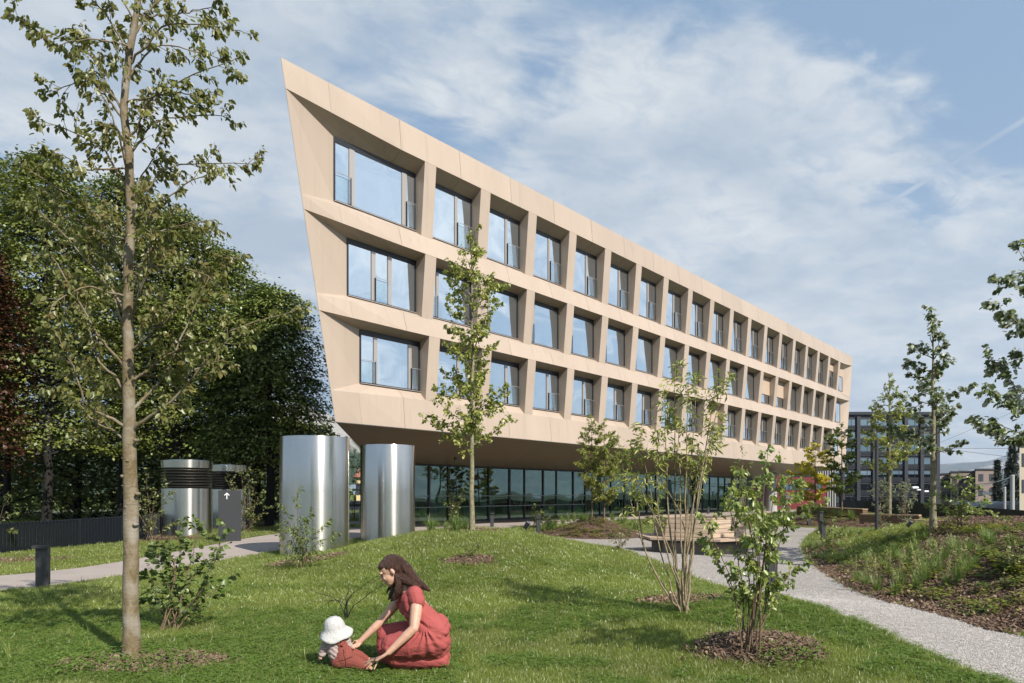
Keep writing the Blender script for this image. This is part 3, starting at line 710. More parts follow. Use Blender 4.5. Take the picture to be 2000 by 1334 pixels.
p0, p1 = at(1786, 1015, 19.3), at(2080, 1024, 16.4); timber_wall((p0.x, p0.y, 0), (p1.x, p1.y, 0), (p0.z + p1.z) / 2 + .0, .7, 'long brown timber wall with pale cap running to the right picture edge')
p0, p1 = at(1560, 989, 42), at(1690, 993, 34); timber_wall((p0.x, p0.y, 0), (p1.x, p1.y, 0), .84, .5, 'distant timber wall behind the far shrub bed')

# ---------------------------------------------------------------- fences
def slat_fence(pts, zb, zt, step, label, depth=.06, width=.05, name='slatted_fence'):
    base = Vector((pts[0][0], pts[0][1], zb[0])); t = thing(name, base, label, 'fence')
    acc = []; tot = 0
    proto = MB().box((0, 0, .5), (width, depth, 1.0)).build('slat', M['fence'], None)
    proto.parent = t; first = True
    for i in range(len(pts) - 1):
        a, b = Vector((*pts[i], 0)), Vector((*pts[i + 1], 0)); L = (b - a).length; n = max(1, int(L / step)); rz = math.atan2(b.y - a.y, b.x - a.x)
        for k in range(n):
            u = (k + .5) / n; q = a.lerp(b, u); z0 = zb[i] + (zb[i + 1] - zb[i]) * u; z1 = zt[i] + (zt[i + 1] - zt[i]) * u
            o = proto if first else part_copy(proto, t)
            first = False; o.location = Vector((q.x, q.y, z0)) - base; o.rotation_euler = (0, 0, rz + R(32)); o.scale = (1, 1, z1 - z0)
        for zz, nm in ((.06, 'bottom_rail'), (-.03, 'top_rail')):
            za = (zb[i] if zz > 0 else zt[i]) + zz; zc = (zb[i + 1] if zz > 0 else zt[i + 1]) + zz
            MB().tube([(a.x, a.y, za), (b.x, b.y, zc)], .02, 4).build(nm, M['fence'], t)
        for u in np.arange(0, 1.0, 2.2 / L):
            q = a.lerp(b, u); z0 = zb[i] + (zb[i + 1] - zb[i]) * u; z1 = zt[i] + (zt[i + 1] - zt[i]) * u
            MB().box((q.x, q.y, (z0 + z1) / 2 - .1), (.06, .06, z1 - z0 + .2), rz=rz).build('post', M['fence'], t)
slat_fence([(-16.2, 14.2), (-13.2, 17.3), (-11.6, 20.5), (-12.2, 27), (-12.8, 37)], [0, 0, 0, 0, .05], [.8, .83, .93, .95, 1.0], .088, 'dark blue-grey slatted fence under the tall dark trees')
slat_fence([(15.2, 16.5), (18.2, 24.2), (23.9, 38.0), (29.0, 52), (31, 64)], [-.1, -.1, -.1, 0, 0], [1.0, 1.0, 1.0, 1.0, 1.0], .2, 'dark slatted fence between the garden and the railway', .035, .135)

# ---------------------------------------------------------------- leaves, branches, shrubs and trees
def leaf_shapes(n_, kind):
    """unit leaf: along +x, flat in xy, curved; returns verts (k,3) and faces"""
    if kind == 'ovate':
        v = np.array([(0, 0, 0), (.28, .27, .05), (.68, .24, .03), (1, 0, -.12), (.68, -.24, .03), (.28, -.27, .05)])
        f = np.array([(0, 3, 2, 1), (0, 5, 4, 3)])
    elif kind == 'lance':
        v = np.array([(0, 0, 0), (.35, .13, .03), (.7, .10, 0), (1, 0, -.15), (.7, -.10, 0), (.35, -.13, .03)])
        f = np.array([(0, 3, 2, 1), (0, 5, 4, 3)])
    elif kind == 'round':
        v = np.array([(0, 0, 0), (.22, .36, .07), (.72, .36, .05), (1, 0, -.06), (.72, -.36, .05), (.22, -.36, .07)])
        f = np.array([(0, 3, 2, 1), (0, 5, 4, 3)])
    else:
        v = np.array([(0, 0, 0), (.5, .22, .05), (1, 0, -.05), (.5, -.22, .05)]); f = np.array([(0, 3, 2, 1)])
    return v, f
def leaves_mesh(name, P, size, mat_, parent, kind='ovate', droop=.35, rgen=None, outward=None, flat=.0):
    r = rgen or rng; P = np.asarray(P, float); n = len(P)
    if n == 0: return None
    v, f = leaf_shapes(n, kind)
    az = r.uniform(0, 2 * math.pi, n)
    if outward is not None:
        o = np.asarray(outward); az = np.arctan2(o[:, 1], o[:, 0]) + r.normal(0, .8, n)
    el = -droop + r.normal(0, .45, n)
    X = np.stack([np.cos(az) * np.cos(el), np.sin(az) * np.cos(el), np.sin(el)], 1)
    up = np.array([0, 0, 1.]) + r.normal(0, .55 * (1 - flat) + .05, (n, 3)); Y = np.cross(up, X); Y /= np.linalg.norm(Y, axis=1, keepdims=True) + 1e-9
    Z = np.cross(X, Y); s = size * r.uniform(.5, 1.3, n)
    curl = r.uniform(.3, 2.2, n)
    V = P[:, None, :] + s[:, None, None] * (v[None, :, 0:1] * X[:, None, :] + v[None, :, 1:2] * Y[:, None, :] + (v[None, :, 2:3] * curl[:, None, None]) * Z[:, None, :])
    Fc = (f[None] + (np.arange(n) * len(v))[:, None, None]).reshape(-1, f.shape[1])
    return mesh_obj(name, V.reshape(-1, 3), Fc, mat_, parent)

class Plant:
    def __init__(s, seed): s.r = np.random.default_rng(seed); s.wood = MB(); s.trunk = MB(); s.L = []; s.O = []
    def seg(s, p, d, L, r0, r1, n=6, up=0.0, jit=.12, mb=None, sides=5):
        pts = [np.array(p, float)]; d = np.array(d, float); d /= np.linalg.norm(d)
        for i in range(n):
            d = d + s.r.normal(0, jit, 3) + np.array([0, 0, up / n]); d /= np.linalg.norm(d); pts.append(pts[-1] + d * L / n)
        (mb or s.wood).tube(pts, np.linspace(r0, r1, n + 1), sides, caps=False)
        return pts
    def path(s, pts, r0, r1, mb=None, sides=6, n=10, wob=0.0):
        P = np.array([tuple(q) for q in pts], float); t = np.linspace(0, len(P) - 1, n * (len(P) - 1) // max(1, len(P) - 1) + n * (len(P) > 2))
        t = np.linspace(0, len(P) - 1, max(n, 3 * len(P)))
        def cr_(u):
            i = min(int(u), len(P) - 2); f = u - i; p0, p1, p2, p3 = P[max(i - 1, 0)], P[i], P[i + 1], P[min(i + 2, len(P) - 1)]
            return .5 * ((2 * p1) + (-p0 + p2) * f + (2 * p0 - 5 * p1 + 4 * p2 - p3) * f * f + (-p0 + 3 * p1 - 3 * p2 + p3) * f ** 3)
        Q = np.array([cr_(u) for u in t])
        if wob: Q[1:-1] += s.r.normal(0, wob, Q[1:-1].shape)
        (mb or s.wood).tube(Q, np.linspace(r0, r1, len(Q)), sides, caps=False)
        return Q
    def twigs(s, Q, count, L, r0, nleaf, t0=.25, lsp=.05, up=.1, ang=.9, sub=0, tip=True):
        """side twigs along a branch, leaves along each"""
        m = len(Q) - 1
        for j in range(count):
            u = t0 + (1 - t0) * (j + s.r.random()) / count; i = min(int(u * m), m - 1); p = Q[i] + (Q[i + 1] - Q[i]) * (u * m - i)
            T = Q[i + 1] - Q[i]; T = T / (np.linalg.norm(T) + 1e-9); rd = s.r.normal(0, 1, 3); rd -= T * rd.dot(T); rd /= np.linalg.norm(rd) + 1e-9
            d = T * math.cos(ang) + rd * math.sin(ang); l = L * s.r.uniform(.5, 1.25) * (1.15 - .5 * u)
            q = s.seg(p, d, l, r0, r0 * .35, 4, up, .16, sides=4)
            if sub: s.twigs(q, sub, l * .55, r0 * .6, nleaf, .3, lsp, up, .8)
            s.leafline(q, nleaf, lsp)
        if tip: s.leafline(Q[-3:], nleaf, lsp)
    def leafline(s, q, n, sp):
        q = np.array(q); m = len(q) - 1
        for j in range(n):
            u = .2 + .8 * (j + s.r.random()) / n; i = min(int(u * m), m - 1); p = q[i] + (q[i + 1] - q[i]) * (u * m - i)
            s.L.append(p + s.r.normal(0, sp, 3)); s.O.append(q[-1] - q[0])
    def finish(s, root, lmat, bmat, size, kind='ovate', droop=.35, crown='crown', limb='branches', trunk='trunk', flat=0.0):
        if s.trunk.n: s.trunk.build(trunk, bmat, root, True)
        if s.wood.n: tag(s.wood.build(limb, bmat, root, True), kind='stuff') if trunk != 'x' else None
        if len(s.L): tag(leaves_mesh(crown, s.L, size, lmat, root, kind, droop, s.r, s.O, flat), kind='stuff')

def bark(name, c1, c2, scale=9, band=False):
    m = bpy.data.materials.new(name); m.use_nodes = True; g = NG(m.node_tree); g.n.clear()
    pos = g.node('ShaderNodeNewGeometry').outputs['Position']
    a = g.noise(g.node('ShaderNodeMapping', {'Vector': pos, 'Scale': (1, 1, .8 if not band else .7)}).outputs[0], scale, 6, .65, .6).outputs[0]
    b = g.noise(pos, scale * 5, 4, .7).outputs[0]
    col = g.mix(g.smooth(a, .38, .62), c2, c1); col = g.mix(g.smooth(b, .55, .8), col, tuple(q * .45 for q in c2))
    hh = g.math('ADD', a, g.math('MULTIPLY', b, .5))
    if band:
        ln = g.noise(g.node('ShaderNodeMapping', {'Vector': pos, 'Scale': (6, 6, 34)}).outputs[0], 1.0, 3, .6).outputs[0]
        col = g.mix(g.math('MULTIPLY', g.smooth(ln, .60, .68), .55), col, tuple(q * .5 for q in c2)); pl = g.noise(pos, 3.0, 3, .5).outputs[0]
        col = g.mix(g.math('MULTIPLY', g.smooth(pl, .5, .68), .55), col, (.29, .27, .235)); hh = g.math('SUBTRACT', hh, g.math('MULTIPLY', ln, .5))
    s = g.node('ShaderNodeBsdfPrincipled', {'Base Color': col, 'Roughness': .85})
    g.l.new(g.node('ShaderNodeBump', {'Strength': .7, 'Distance': .012, 'Height': hh}).outputs[0], s.inputs['Normal'])
    g.node('ShaderNodeOutputMaterial', {0: s.outputs[0]}); return m
M['bark_pale'] = bark('pale_mottled_bark', (.195, .158, .105), (.12, .088, .04), 11, True)
M['bark_grey'] = bark('grey_green_bark', (.24, .22, .14), (.14, .12, .07), 14)
M['bark_brown'] = bark('brown_twig_bark', (.17, .115, .075), (.10, .065, .04), 25)
M['bark_dark'] = bark('shade_darkened_bark', (.012, .010, .008), (.007, .006, .005), 4)  # near-black tone puts the shade under the crowns into the bark
M['stem'] = bark('speckled_elder_stem', (.29, .235, .15), (.17, .13, .075), 30)
M['lf_hazel'] = leaf_mat('deep_green_leaf', (.085, .13, .025), (.16, .21, .055), back=(.11, .15, .055), trans=.3)
M['lf_fore'] = leaf_mat('olive_green_leaf', (.075, .090, .017), (.18, .185, .046), back=(.18, .19, .065), trans=.32, patch=(2.5, (.14, .115, .035)))
M['lf_light'] = leaf_mat('fresh_light_green_leaf', (.25, .26, .045), (.38, .38, .10), back=(.22, .26, .09), trans=.4)
M['lf_broad'] = leaf_mat('bright_broad_leaf', (.19, .23, .04), (.30, .345, .08), back=(.20, .26, .09), trans=.4, gloss=.35)
M['lf_mid'] = leaf_mat('mid_green_leaf', (.13, .17, .035), (.22, .26, .07), back=(.14, .18, .06), trans=.35)
M['lf_olive'] = leaf_mat('olive_shrub_leaf', (.12, .145, .035), (.20, .22, .07), back=(.15, .17, .07), trans=.3)
M['lf_yellow'] = leaf_mat('golden_yellow_leaf', (.62, .52, .05), (.42, .46, .07), back=(.58, .50, .08), trans=.25)
M['lf_silver'] = leaf_mat('silver_backed_leaf', (.065, .095, .022), (.11, .14, .04), back=(.42, .46, .36), trans=.2, gloss=.2)
M['lf_willow'] = leaf_mat('grey_green_willow_leaf', (.14, .175, .075), (.21, .24, .12), back=(.28, .31, .2), trans=.3)
M['lf_forest'] = leaf_mat('dark_beech_leaf', (.085, .112, .022), (.195, .218, .052), back=(.14, .165, .045), trans=.22, gloss=.3)
M['lf_forest2'] = leaf_mat('maple_wood_leaf', (.105, .145, .028), (.225, .26, .065), back=(.07, .10, .03), trans=.25, gloss=.3)
M['lf_copper'] = leaf_mat('copper_beech_leaf', (.045, .018, .009), (.085, .036, .018), trans=.15)
M['needle'] = leaf_mat('dark_conifer_needle', (.012, .022, .012), (.028, .040, .022), trans=.05)

# --- the tall young tree in the foreground: limbs placed one by one
def foreground_tree():
    Y0 = 6.45; base = on_ground(258, 1292); Y0 = base.y
    t = thing('young_tree', base, 'tall young tree with pale mottled trunk rising out of the picture in front', 'tree')
    P = Plant(11)
    A = lambda x, y, dy=0.0: np.array(tuple(at(x, y, Y0 + dy)))
    tr = [A(258, 1300), A(256, 1180), A(256, 1000), A(253, 880), A(252, 760), A(249, 640), A(251, 520), A(256, 420), A(252, 300), A(241, 215), A(252, 110), A(268, 20), A(276, -90), A(280, -220)]
    Q = np.array(tr); rad = np.array([.080, .071, .066, .058, .053, .046, .043, .040, .037, .034, .031, .027, .021, .012])
    pts = []; rr = []
    for i in range(len(Q) - 1):
        for f in np.linspace(0, 1, 7)[:-1]:
            pts.append(Q[i] * (1 - f) + Q[i + 1] * f + P.r.normal(0, .0025, 3)); rr.append((rad[i] * (1 - f) + rad[i + 1] * f) * (1 + P.r.normal(0, .02)))
    pts.append(Q[-1]); rr.append(rad[-1])
    pts[0] = pts[0] + np.array([0, 0, -.06]); rr[0] *= 1.25; rr[1] *= 1.12; rr[2] *= 1.05
    P.trunk.tube(pts, rr, 16, caps=False)
    for kx, ky in ((238, 930), (246, 990), (266, 965), (247, 1005), (262, 1025), (249, 900), (264, 860)):   # knots
        q = A(kx, ky, -.06); P.trunk.tube([q + np.array([0, .05, 0]), q, q + np.array([.006 * (1 if kx > 255 else -1), -.012, .004])], [.022, .016, .005], 8)
    br = [  # start pixel, end pixel, mid sag, depth reach, radius, twigs
        ((254, 866), (180, 820), (120, 760), .1, .014), ((250, 836), (170, 790), (108, 645), -.5, .019), ((262, 838), (330, 790), (470, 640), -.2, .022), ((258, 800), (330, 720), (400, 560), .4, .018),
        ((252, 770), (190, 700), (150, 560), .3, .016), ((255, 745), (340, 690), (600, 600), .15, .017), ((248, 720), (180, 640), (90, 480), -.5, .017), ((252, 690), (330, 620), (470, 500), -.4, .015),
        ((250, 640), (290, 520), (300, 400), -.3, .015), ((250, 610), (180, 520), (60, 400), .25, .015), ((256, 560), (300, 460), (420, 430), .3, .013), ((250, 520), (200, 430), (50, 330), -.2, .014),
        ((252, 470), (310, 400), (420, 330), -.3, .012), ((254, 400), (320, 330), (500, 320), .1, .012), ((250, 370), (200, 290), (60, 225), .15, .014), ((252, 350), (230, 250), (180, 150), -.4, .012),
        ((248, 310), (300, 240), (450, 225), .3, .012), ((246, 280), (300, 190), (470, 110), -.25, .012), ((243, 240), (190, 160), (105, 180), -.1, .011), ((243, 225), (180, 110), (15, 30), .2, .013),
        ((246, 160), (310, 90), (440, 120), .2, .011), ((250, 130), (320, 50), (470, 60), -.2, .012), ((252, 110), (200, 20), (90, -60), .0, .011), ((262, 70), (330, -20), (430, -70), .2, .011),
        ((262, 40), (220, -40), (150, -130), -.3, .010), ((268, 10), (300, -90), (380, -160), .1, .01), ((252, 660), (220, 560), (200, 470), .5, .013), ((252, 440), (270, 370), (330, 250), .45, .012),
        ((250, 580), (170, 560), (95, 600), -.6, .012), ((256, 520), (350, 520), (440, 560), -.55, .012), ((248, 330), (160, 330), (110, 300), -.4, .01), ((246, 200), (330, 180), (400, 200), -.4, .010),
        ((254, 780), (200, 770), (110, 690), .6, .012), ((258, 730), (350, 740), (440, 700), .6, .013), ((252, 470), (190, 450), (110, 420), .5, .01), ((256, 90), (200, 80), (110, 90), -.4, .01), ((262, 30), (350, 30), (430, 20), .4, .01)]
    for (a, m, b, dy, r) in br:
        y_ = lambda f: dy * f
        q = P.path([A(*a), A((a[0] + m[0]) / 2 + P.r.normal(0, 3), (a[1] + m[1]) / 2, y_(.25)), A(*m, y_(.55)), A((m[0] + b[0]) / 2, (m[1] + b[1]) / 2 - 6, y_(.8)), A(*b, y_(1))], r, .003, n=16, wob=.006, sides=7)
        L = np.linalg.norm(q[-1] - q[0])
        P.twigs(q, int(5 + L * 6.5), .26, .0035, 5, .22, .016, .05, .85, sub=2)
    # fine shoots on the leader
    P.twigs(np.array(pts[34:]), 22, .34, .004, 6, .05, .02, .35, .8, sub=2)
    P.finish(t, M['lf_fore'], M['bark_pale'], .060, 'ovate', .75)
foreground_tree()

def simple_tree(name, label, x, y, trunk_top, crown, trunk_px, lmat, bmat, lsize, kind, seed, nb=46, leafn=5, droop=.4, up=.5, steep=.75, cat='tree', group=None, sub=1, curve=None, lean=0, Y=None, tw=8, twl=.22):
    """young tree: crown = [(y pixel, half width pixel), ...] from top to bottom"""
    base = on_ground(x, y) if Y is None else Vector((*at(x, y, Y)[:2], Hs(*at(x, y, Y)[:2])))
    Yd = base.y; k = Yd / FPX
    t = thing(name, base, label, cat, group)
    P = Plant(seed); top_y = crown[0][0]
    A = lambda px, py, dy=0.0: np.array(tuple(at(px, py, Yd + dy)))
    zt = EYE + (CY - top_y) * k; h = zt - base.z
    n = 14; pts = [np.array([base.x + lean * k * (i / n) + (0 if i < 2 else P.r.normal(0, .006 * h / 4)), base.y + P.r.normal(0, .004), base.z - .05 + (h + .05) * i / n]) for i in range(n + 1)]
    r0 = trunk_px * k / 2; rad = [max(r0 * (1 - .9 * (i / n) ** 1.1), .003) for i in range(n + 1)]; rad[0] *= 1.3
    P.trunk.tube(pts, rad, 10, caps=False); pts = np.array(pts)
    cy_ = np.array([c[0] for c in crown], float); cw = np.array([c[1] for c in crown], float)
    for j in range(nb):
        u = (j + P.r.random()) / nb; yy = top_y + (trunk_top - top_y) * u
        z = EYE + (CY - yy) * k; i = min(max((z - base.z) / h, 0), .999) * n; i0 = int(i); p = pts[i0] + (pts[i0 + 1] - pts[i0]) * (i - i0)
        ztar = z + P.r.uniform(.2, .9) * steep * h * .14; ytar = CY - (ztar - EYE) / k
        w = np.interp(ytar, cy_, cw) * k * P.r.uniform(.72, 1.08); az = P.r.uniform(0, 2 * math.pi)
        if w < .06: w = .06
        e = np.array([pts[min(i0 + 1, n)][0] + w * math.cos(az), base.y + w * math.sin(az) * .9, ztar])
        m = (p + e) / 2 + np.array([0, 0, -.06 * w]) + P.r.normal(0, .03 * w, 3)
        q = P.path([p, m, e], max(.004, r0 * .22), .002, n=8, sides=5, wob=.008 * h / 4)
        P.twigs(q, max(2, int(tw * w / (.55 * h / 6))), twl * h / 6, .0028, leafn, .2, .02 * h / 6, up * .3, .85, sub=sub)
    P.finish(t, lmat, bmat, lsize, kind, droop)
    return t
simple_tree('young_tree', 'slim columnar young tree with light green leaves on the grassy mound', 922, 1037, 885, [(478, 8), (520, 48), (560, 66), (600, 55), (660, 50), (720, 66), (780, 92), (830, 95), (870, 60), (895, 20)], 11,
            M['lf_light'], M['bark_grey'], .070, 'round', 21, nb=58, leafn=5, droop=.6, sub=1, tw=8, twl=.22)
simple_tree('young_tree', 'young tree with silvery leaf backs at the edge of the right mulch bed', 1822, 1032, 885, [(620, 6), (660, 28), (700, 50), (760, 62), (820, 80), (870, 66), (895, 30)], 13,
            M['lf_silver'], M['bark_grey'], .088, 'round', 22, nb=36, leafn=4, droop=.5, tw=6)
simple_tree('young_tree', 'bushy small tree with thin pale trunk in front of the dark block', 1737, 1028, 925, [(748, 5), (780, 26), (830, 46), (880, 56), (915, 46), (935, 14)], 8,
            M['lf_light'], M['bark_grey'], .095, 'ovate', 23, nb=52, leafn=5, tw=8)
simple_tree('young_tree', 'golden yellow-leaved small tree in front of the red building', 1592, 1003, 975, [(868, 8), (890, 34), (925, 50), (955, 52), (980, 30)], 4,
            M['lf_yellow'], M['bark_brown'], .12, 'lance', 24, nb=34, leafn=5, steep=.3, droop=.2, tw=8)
simple_tree('young_tree', 'thin open-crowned green sapling right of the golden tree', 1644, 1005, 965, [(832, 3), (850, 34), (880, 26), (910, 30), (935, 36), (965, 26)], 4,
            M['lf_mid'], M['bark_brown'], .105, 'ovate', 25, nb=34, leafn=5, steep=.3, tw=7)
for i, (bx, hw, sd_) in enumerate(((1156, 34, 26), (1180, 42, 27))):
    simple_tree('feathery_tree', ['feathery young tree on the mulch mound, left of its twin', 'feathery young tree on the mulch mound, right of its twin'][i], bx, 1006, 985, [(818 + i * 8, 4), (845, hw * .55), (885, hw), (930, hw * 1.05), (960, hw * .75), (985, 14)], 3.6,
            M['lf_light'], M['bark_brown'], .078, 'lance', sd_, nb=38, leafn=8, steep=.6, droop=.3, tw=9, group='pair of feathery trees on the mound', Y=25.6)
def edge_tree():
    Y0 = 13.2; base = Vector((at(2078, 1050, Y0))); base.z = Hs(base.x, base.y)
    t = thing('young_tree', base, 'young tree whose silvery leafy limbs reach in from the right picture edge', 'tree')
    P = Plant(31); A = lambda x, y, dy=0.0: np.array(tuple(at(x, y, Y0 + dy)))
    b0 = A(2078, 1060); b0[2] = base.z - .05
    P.trunk.tube([b0, A(2076, 950), A(2078, 800), A(2074, 650), A(2078, 500), A(2080, 430)], [.07, .06, .05, .038, .022, .01], 12, caps=False)
    for (a, m, b, dy) in (((2076, 860), (2010, 850), (1905, 812), -.3), ((2076, 870), (1990, 860), (1935, 838), .2), ((2076, 800), (2000, 770), (1930, 690), .1), ((2076, 780), (1990, 800), (1925, 760), -.5), ((2076, 700), (2000, 640), (1935, 590), -.2),
                          ((2077, 640), (2010, 570), (1945, 545), .1), ((2077, 680), (1995, 700), (1940, 720), .4), ((2077, 600), (2020, 540), (1985, 480), .3), ((2077, 740), (2010, 660), (1965, 620), .5), ((2078, 820), (2120, 740), (2190, 700), 0), ((2078, 860), (2150, 830), (2230, 800), .2), ((2078, 780), (2150, 760), (2240, 720), -.4), ((2077, 720), (2130, 690), (2210, 640), .4), ((2078, 640), (2120, 590), (2180, 540), .1), ((2078, 560), (2100, 500), (2130, 440), .0), ((2078, 540), (2060, 480), (2040, 420), .1), ((2078, 840), (2090, 780), (2110, 690), 1.0), ((2078, 700), (2085, 640), (2100, 560), -.9),
                          ((2078, 700), (2140, 640), (2190, 600), .3), ((2078, 600), (2120, 540), (2160, 500), -.3), ((2078, 760), (2060, 690), (2030, 600), -.8), ((2076, 830), (2030, 800), (1975, 770), .7)):
        q = P.path([A(*a), A(*m, dy * .5), A(*b, dy)], .016, .003, n=14, wob=.01, sides=6)
        L = np.linalg.norm(q[-1] - q[0]); P.twigs(q, int(5 + L * 6), .26, .004, 6, .2, .025, .1, .8, sub=1)
    P.finish(t, M['lf_silver'], M['bark_grey'], .095, 'round', .55)
edge_tree()

def shrub(name, label, x, y, stems, lmat, bmat, lsize, kind, seed, r0=.008, leaf_from=.25, tw=8, twl=.16, leafn=5, droop=.3, sub=0, dy=.25, cat='shrub', group=None, wob=.006, spread=.05, lsp=.012, Y=None):
    """stems: list of end pixels (or (mid, end) pairs) rising from one foot"""
    base = on_ground(x, y) if Y is None else Vector((*at(x, y, Y)[:2], Hs(*at(x, y, Y)[:2])))
    Yd = base.y; t = thing(name, base, label, cat, group); P = Plant(seed)
    for st in stems:
        mid, end = st if isinstance(st[0], tuple) else (None, st)
        d = P.r.uniform(-dy, dy); s0 = np.array([base.x + P.r.normal(0, spread), base.y + P.r.normal(0, spread), base.z - .03])
        e = np.array(tuple(at(end[0], end[1], Yd + d)))
        m = np.array(tuple(at(mid[0], mid[1], Yd + d * .5))) if mid else s0 * .45 + e * .55 + np.array([0, 0, .04 * np.linalg.norm(e - s0)])
        if not mid: m[0] = s0[0] * .55 + e[0] * .45
        q = P.path([s0, m, e], r0 * P.r.uniform(.7, 1.2), .002, n=14, wob=wob, sides=7)
        P.twigs(q, tw, twl, .0028, leafn, leaf_from, lsp, .15, .8, sub=sub)
    P.finish(t, lmat, bmat, lsize, kind, droop, crown='foliage', limb='stems')
    return t
# multi-stemmed elder: long bare speckled stems, leaf bunches on top
shrub('elder_shrub', 'tall many-stemmed shrub with bare speckled stems between the hill and the round bench', 1333, 1198,
      [((1262, 1080), (1228, 880)), ((1262, 1080), (1205, 850)), ((1285, 1060), (1250, 835)), ((1290, 1030), (1283, 842)), ((1305, 1000), (1296, 752)), ((1318, 1000), (1322, 700)), ((1330, 1010), (1322, 800)), ((1338, 1000), (1345, 742)),
       ((1344, 1000), (1362, 735)), ((1350, 1020), (1366, 880)), ((1362, 980), (1396, 765)), ((1368, 960), (1418, 730)), ((1340, 1040), (1250, 860)), ((1352, 990), (1398, 840)), ((1310, 1080), (1240, 930))],
      M['lf_light'], M['stem'], .080, 'lance', 41, r0=.0165, leaf_from=.62, tw=9, twl=.24, leafn=14, droop=.35, sub=0, dy=.3, wob=.008, spread=.06, lsp=.03)
shrub('young_shrub', 'nearest broad-leaved shrub on its own bark mulch ring', 1468, 1283,
      [((1462, 1150), (1448, 925)), ((1476, 1130), (1500, 868)), ((1484, 1150), (1494, 900)), ((1425, 1130), (1372, 1010)), ((1450, 1150), (1420, 960)), ((1500, 1160), (1545, 960)), ((1490, 1100), (1520, 930)), ((1515, 1170), (1552, 1105)),
       ((1440, 1180), (1385, 1060)), ((1480, 1090), (1475, 960)), ((1470, 1060), (1440, 960)), ((1496, 1080), (1590, 985)), ((1500, 1060), (1570, 940))],
      M['lf_broad'], M['bark_brown'], .052, 'ovate', 42, r0=.0095, leaf_from=.36, tw=11, twl=.19, leafn=6, droop=.6, sub=1, dy=.28, lsp=.012)
shrub('hazel_shrub', 'dark-leaved round shrub just right of the big pale trunk', 338, 1232,
      [((330, 1150), (318, 1060)), ((345, 1150), (352, 1045)), ((360, 1160), (400, 1090)), ((380, 1170), (430, 1070)), ((305, 1160), (285, 1120)), ((318, 1180), (280, 1170)), ((385, 1180), (450, 1130)), ((342, 1120), (330, 1080)), ((350, 1140), (355, 1020)),
       ((395, 1150), (440, 1030)), ((340, 1120), (300, 1080)), ((370, 1110), (392, 1020))],
      M['lf_hazel'], M['bark_brown'], .068, 'round', 43, r0=.009, leaf_from=.22, tw=12, twl=.16, leafn=6, droop=.15, sub=0, dy=.4, spread=.12)
shrub('lance_leaved_shrub', 'thin shrub with narrow leaves in front of the broad steel cylinder', 592, 1112,
      [((583, 1040), (580, 962)), ((595, 1050), (610, 1000)), ((600, 1060), (640, 1020)), ((575, 1060), (556, 985)), ((590, 1060), (600, 1010)), ((610, 1070), (655, 1045)), ((570, 1080), (550, 1030)), ((585, 1070), (570, 1030))],
      M['lf_mid'], M['bark_brown'], .085, 'lance', 44, r0=.009, leaf_from=.15, tw=11, twl=.22, leafn=9, droop=.5, dy=.4, spread=.1)
shrub('upright_shrub', 'upright small-leaved shrub right of the dark sign slab', 482, 1038,
      [((478, 980), (470, 915)), ((484, 980), (488, 912)), ((490, 985), (500, 930)), ((470, 990), (450, 935)), ((495, 1000), (510, 960)), ((480, 990), (478, 930)), ((500, 1015), (520, 990)), ((465, 990), (440, 930)), ((488, 1000), (462, 950))],
      M['lf_olive'], M['bark_brown'], .085, 'ovate', 45, r0=.014, leaf_from=.15, tw=12, twl=.34, leafn=8, droop=.2, dy=.5, spread=.12)
shrub('arching_shrub', 'loose arching shrub left of the larger louvred vent', 290, 1056,
      [((280, 990), (262, 930)), ((290, 980), (285, 915)), ((300, 990), (322, 935)), ((310, 1000), (332, 960)), ((270, 1000), (245, 950)), ((285, 1010), (300, 950)), ((320, 1030), (350, 1020)), ((295, 1020), (270, 980))],
      M['lf_olive'], M['bark_brown'], .085, 'ovate', 46, r0=.014, leaf_from=.15, tw=10, twl=.34, leafn=7, droop=.2, dy=.6, spread=.15)
shrub('arching_shrub', 'loose shrub cut by the left picture edge in front of the fence', -12, 1080,
      [((0, 1010), (18, 965)), ((5, 1020), (32, 1000)), ((-10, 1000), (-5, 950)), ((0, 1040), (30, 1035)), ((-15, 1010), (-40, 960))],
      M['lf_olive'], M['bark_brown'], .075, 'ovate', 47, r0=.010, leaf_from=.2, tw=8, twl=.26, leafn=6, droop=.2, dy=.4)
shrub('bare_sapling', 'nearly bare dark sapling on the lawn behind the child', 676, 1216,
      [((678, 1180), (694, 1152)), ((680, 1170), (742, 1122)), ((672, 1180), (600, 1150)), ((690, 1185), (750, 1140)), ((678, 1170), (682, 1140)), ((660, 1172), (620, 1190))],
      M['lf_mid'], M['bark_dark'], .022, 'lance', 48, r0=.009, leaf_from=.3, tw=5, twl=.14, leafn=2, droop=.1, dy=.2, spread=.01)
shrub('narrow_shrub', 'narrow dark upright shrub in front of the glass wall, left of the columnar tree', 885, 1030,
      [((884, 960), (887, 892)), ((880, 970), (872, 920)), ((892, 970), (902, 910)), ((885, 980), (868, 950)), ((895, 990), (908, 940)), ((880, 990), (866, 980)), ((890, 1000), (905, 975))],
      M['lf_hazel'], M['bark_brown'], .095, 'ovate', 49, r0=.012, leaf_from=.1, tw=12, twl=.26, leafn=8, droop=.2, dy=.35, spread=.08)
shrub('narrow_shrub', 'tall slim shrub behind the round bench with a tapering tip', 1487 - 20, 1012,
      [((1452, 940), (1449, 872)), ((1450, 950), (1440, 900)), ((1458, 950), (1462, 905)), ((1450, 980), (1438, 930)), ((1460, 980), (1466, 940))],
      M['lf_mid'], M['bark_brown'], .08, 'ovate', 50, r0=.012, leaf_from=.1, tw=12, twl=.28, leafn=7, droop=.2, dy=.3, Y=26)
